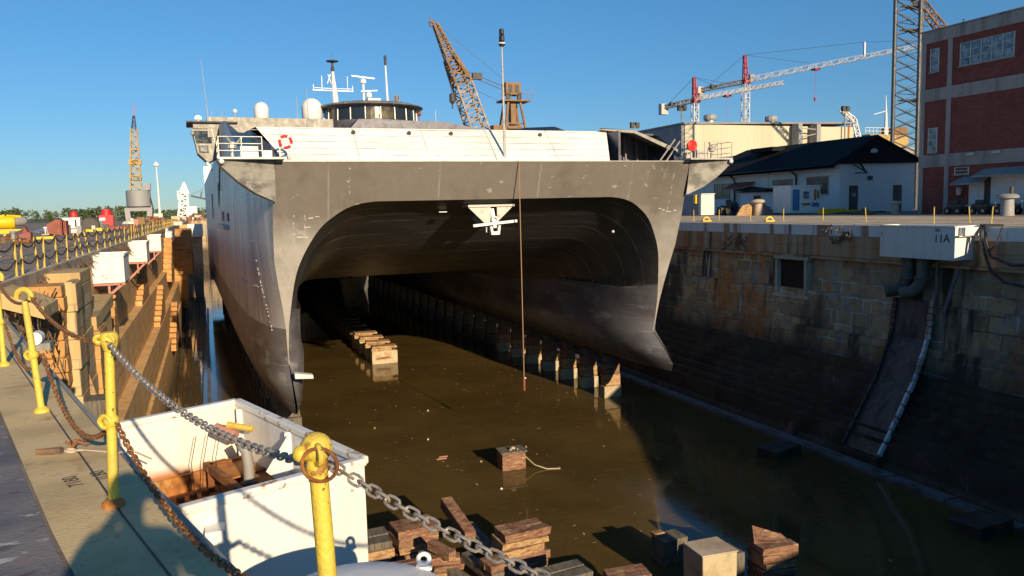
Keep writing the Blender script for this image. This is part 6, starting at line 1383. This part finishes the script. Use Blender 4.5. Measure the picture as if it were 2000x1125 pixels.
mb=MB(); mb.box(r_+.1,yy+.8,0,r_+.35,yy+2.3,hh*.95); mb.build('end_door','red_oxide',parent=rbx)
l_,r_,yy,hh=GB(86,104,443,459)
t_=T('white_trestle','white steel trestle on a pale pallet in front of the red container','trestle',((l_+r_)/2,yy,0))
for k in range(4): mb=MB(); mb.box(l_+.1+(r_-l_)*k/3.6,yy,.12,l_+.18+(r_-l_)*k/3.6,yy+.15,hh*.85); mb.build('leg','white_clean',parent=t_)
mb=MB(); mb.box(l_,yy-.05,hh*.85,r_,yy+.2,hh); mb.build('top_bar','white_clean',parent=t_); mb=MB(); mb.box(l_-.15,yy-.3,0,r_+.15,yy+.5,.12); mb.build('pallet','quay_concrete',parent=t_)
l_,r_,yy,hh=GB(71,108,461,467); tag(MB().box(l_,yy,0,r_,yy+.3,.2).build('yellow_beam','yellow_bright'),'low yellow beam lying on the left quay by the red container','beam')
l_,r_,yy,hh=GB(123,157,426,446); w=r_-l_
cabn=T('white_cabin','small white flat-roofed cabin with dark doorway behind the red container','cabin',((l_+r_)/2,yy,0))
mb=MB(); mb.box(l_,yy,0,r_,yy+2.5,hh); mb.build('wall','white_paint',parent=cabn); mb=MB(); mb.box(l_+w*.70,yy-.04,.2,l_+w*.80,yy+.05,hh*.85); mb.build('doorway','black',parent=cabn); mb=MB(); mb.box(l_-.08,yy-.08,hh,r_+.08,yy+2.6,hh+.08); mb.build('roof','white_clean',parent=cabn)
l_,r_,yy,hh=GB(135,152,412,444); q=GB(135,152,426,444)[3]; yy+=1.2; rr=(r_-l_)/2
mb=MB(); mb.lathe((l_+r_)/2,yy,[(rr,q+.1),(rr*.9,q+.75*(hh-q)),(rr*.6,q+.85*(hh-q)),(rr*.65,hh-.03),(rr*.3,hh)],16); tag(mb.build('red_drum','red_paint',smooth=True),'round red winch drum showing above the small white cabin roof','winch drum')
l_,r_,yy,hh=GB(159,194,425,450); rr=(r_-l_)/2; xc=(l_+r_)/2
dr=T('cable_reel','dark round cable reel standing on edge on the left quay','cable reel',(xc,yy,0))
mb=MB(); mb.tube([(xc,yy,hh-rr),(xc,yy+1.1,hh-rr)],rr*.97,28); mb.build('coil','dark_steel',parent=dr)
for y in (yy-.02,yy+1.12): mb=MB(); mb.torus((xc,y,hh-rr),rr,.05,(0,1,0),26,6); mb.build('flange','dark_steel',parent=dr)
mb=MB(); mb.box(xc+rr*.2,yy-.3,.1,xc+rr*.6,yy-.1,.6); mb.build('label_plate','steel_light',parent=dr)
l_,r_,yy,hh=GB(194,222,420,443); w=r_-l_; ht=GB(194,222,408,443)[3]
rw=T('red_winch_house','bright red winch house with round drum and white plate on the left quay','winch house',((l_+r_)/2,yy,0))
mb=MB(); mb.box(l_,yy,.1,r_,yy+2.4,hh); mb.build('body','red_paint',parent=rw,bevel=.03); mb=MB(); mb.lathe(l_+w*.5,yy+1,[(w*.38,hh),(w*.36,ht-.1)],16); mb.build('drum','red_paint',parent=rw,smooth=True)
mb=MB(); mb.box(l_+w*.05,yy+.4,ht-.1,l_+w*.9,yy+1.6,ht); mb.build('platform','dark_steel',parent=rw)
for k in range(3): mb=MB(); mb.bar((r_+.15+.15*k,yy+.3*k,.2),(r_+.1+.2*k,yy+.3*k,ht+.1-.2*k),.05); mb.build('ladder_post','scrap',parent=rw)
mb=MB(); mb.box(l_+.1,yy-.04,hh*.55,l_+w*.45,yy+.02,hh*.78); mb.build('sign_plate','white_clean',parent=rw)
for i,(pl,pr_,pt,pb,mt,nm,lab) in enumerate([(127,138,439,458,'wood_tan','crate','tan upright crate right of the red container'),(138,150,448,455,'white_clean','crate','low white crate in front of the small white cabin'),(150,160,441,457,'crane_grey','crate','grey crate left of the dark cable reel'),(168,182,448,453,'yellow_bright','yellow_beam','short yellow beam before the cable reel'),(188,202,445,451,'yellow_bright','yellow_beam','yellow beam between the cable reel and the winch house'),(200,213,437,455,'wood_grey','crate','grey-brown crate before the red winch house'),(193,201,431,444,'cabinet_blue','crate','blue and white crate at the left foot of the red winch house'),(214,250,442,448,'red_oxide','steel_skid','long low red-oxide skid right of the winch house'),(250,268,441,448,'red_oxide','steel_skid','second low red-oxide skid, right of the long one'),
    (268,283,424,438,'crane_orange','orange_tractor','orange machine body at the foot of the portal crane'),(262,271,428,441,'pink_sheet','crate','pinkish crate beside the orange machine'),(287,300,417,432,'crane_grey','grey_shed','small grey shed right of the portal crane'),(300,318,417,429,'cabinet_white','grey_shed','pale flat shed left of the light mast'),(318,334,430,440,'wood_tan','pallet_stack','tan pallet stack at the far end of the chain fence'),(335,352,422,432,'quay_concrete','pallet_stack','pale pallet stack near the white crane'),(338,356,433,440,'steel_light','pallet_stack','low grey pallet stack above the farthest hung box'),(392,400,414,424,'wood_red','crate','brown crate beside the ship stern')]):
    l_,r_,yy,hh=GB(pl,pr_,pt,pb); x=(l_+r_)/2; w=r_-l_
    t=T(nm,lab,nm.replace('_',' '),(x,yy,0)); mb=MB(); mb.box(l_,yy,0,r_,yy+w*.8,hh*.94); mb.build('body',mt,parent=t)
    mb=MB(); mb.box(l_-.03*w,yy-.03*w,hh*.94,r_+.03*w,yy+w*.83,hh); mb.build('top_board',mt,parent=t)
    for k in range(3): mb=MB(); mb.box(l_+w*k*.46,yy-.04*w,0,l_+w*(k*.46+.08),yy,hh*.94); mb.build('batten','scrap' if mt in('wood_tan','wood_grey') else mt,parent=t)
heap('pale tarpaulin mound before the portal crane',-15.2,190,2.6,2.5,1.6,['quay_concrete','cabinet_white'],40,sd=11)
heap('jumble of tanks, rods and crates around the foot of the portal crane',-13.0,225,11,10,1.9,['wood_tan','rust','crane_grey','scrap','red_oxide'],80,sd=12)
heap('jumble of grey and blue scrap on the far left field',-17.5,110,4,8,.8,['crane_grey','cabinet_blue','scrap'],40,sd=13)
heap('tangle of timbers and yellow frames at the far end of the left quay',-6.5,180,3,14,1.2,['yellow_old','wood_tan','wood_red'],60,sd=14)
heap('scaffolds and boxes on the far quay edge near the white crane',-3.5,265,8,8,2.4,['wood_tan','rust','crane_white','crane_orange'],70,sd=15)
# drifted rubbish along the quay
mb=MB(); random.seed(21)
for k in range(260):
    x=random.uniform(-11,-5.3); y=random.uniform(25,150); s_=random.uniform(.03,.12); mb.box(x,y,0.0,x+s_*2,y+s_,s_*.5)
tag(mb.build('quay_litter','scrap'),'small stones and bits of litter scattered on the left quay','litter',kind='stuff')

# ================================================================ FAR TREES: one mass of many small leaf clumps
random.seed(5)
def wood(label,x0,x1,ya,yb,h0,h1,n,leaf):
    mb=MB()
    for k in range(n):
        x=random.uniform(x0,x1); y=random.uniform(ya,yb); h=random.uniform(h0,h1)*(1+.15*math.sin(x*.11)+.1*math.sin(x*.37)); r_=h*random.uniform(.35,.55)
        for j in range(leaf):
            u=random.gauss(0,.5); v=random.gauss(0,.5); w=random.uniform(0,1)
            c_=Vector((x+u*r_*(1.15-w*.75),y+v*r_,h*w**.75)); s_=h*random.uniform(.05,.12)
            a=Vector((random.gauss(0,1),random.gauss(0,1),random.gauss(0,1))).normalized(); b2=a.orthogonal().normalized(); c2=a.cross(b2)
            mb.add([c_+b2*s_,c_+c2*s_*.8,c_-b2*s_,c_-c2*s_*.7],[(0,1,2,3)])
    return tag(mb.build('distant_wood','foliage',loc=((x0+x1)/2,ya,0)),label,'wood',kind='stuff')
wood('low dark green wood along the horizon, left of the ship',-330,14,430,520,4.2,6.4,620,60)
wood('thin line of dark trees on the far right horizon',150,620,560,620,6,9,160,50)
mb=MB(); mb.box(-26,418,-.3,-8,424,7) if 0 else None

sg_=T('added_screen','dark steel staging added across the dock to hide the sunlit far wall','screen',(16,149,-13.1))
mb=MB(); mb.box(2.5,150,-13.3,30,150.6,-3.2); mb.build('added_panel','dark_steel',parent=sg_)  # added panel that darkens the view through the tunnel
for k in range(9): mb=MB(); mb.box(3+3.2*k,149.7,-13.3,3.3+3.2*k,150,-3.0); mb.build('frame','rust',parent=sg_)
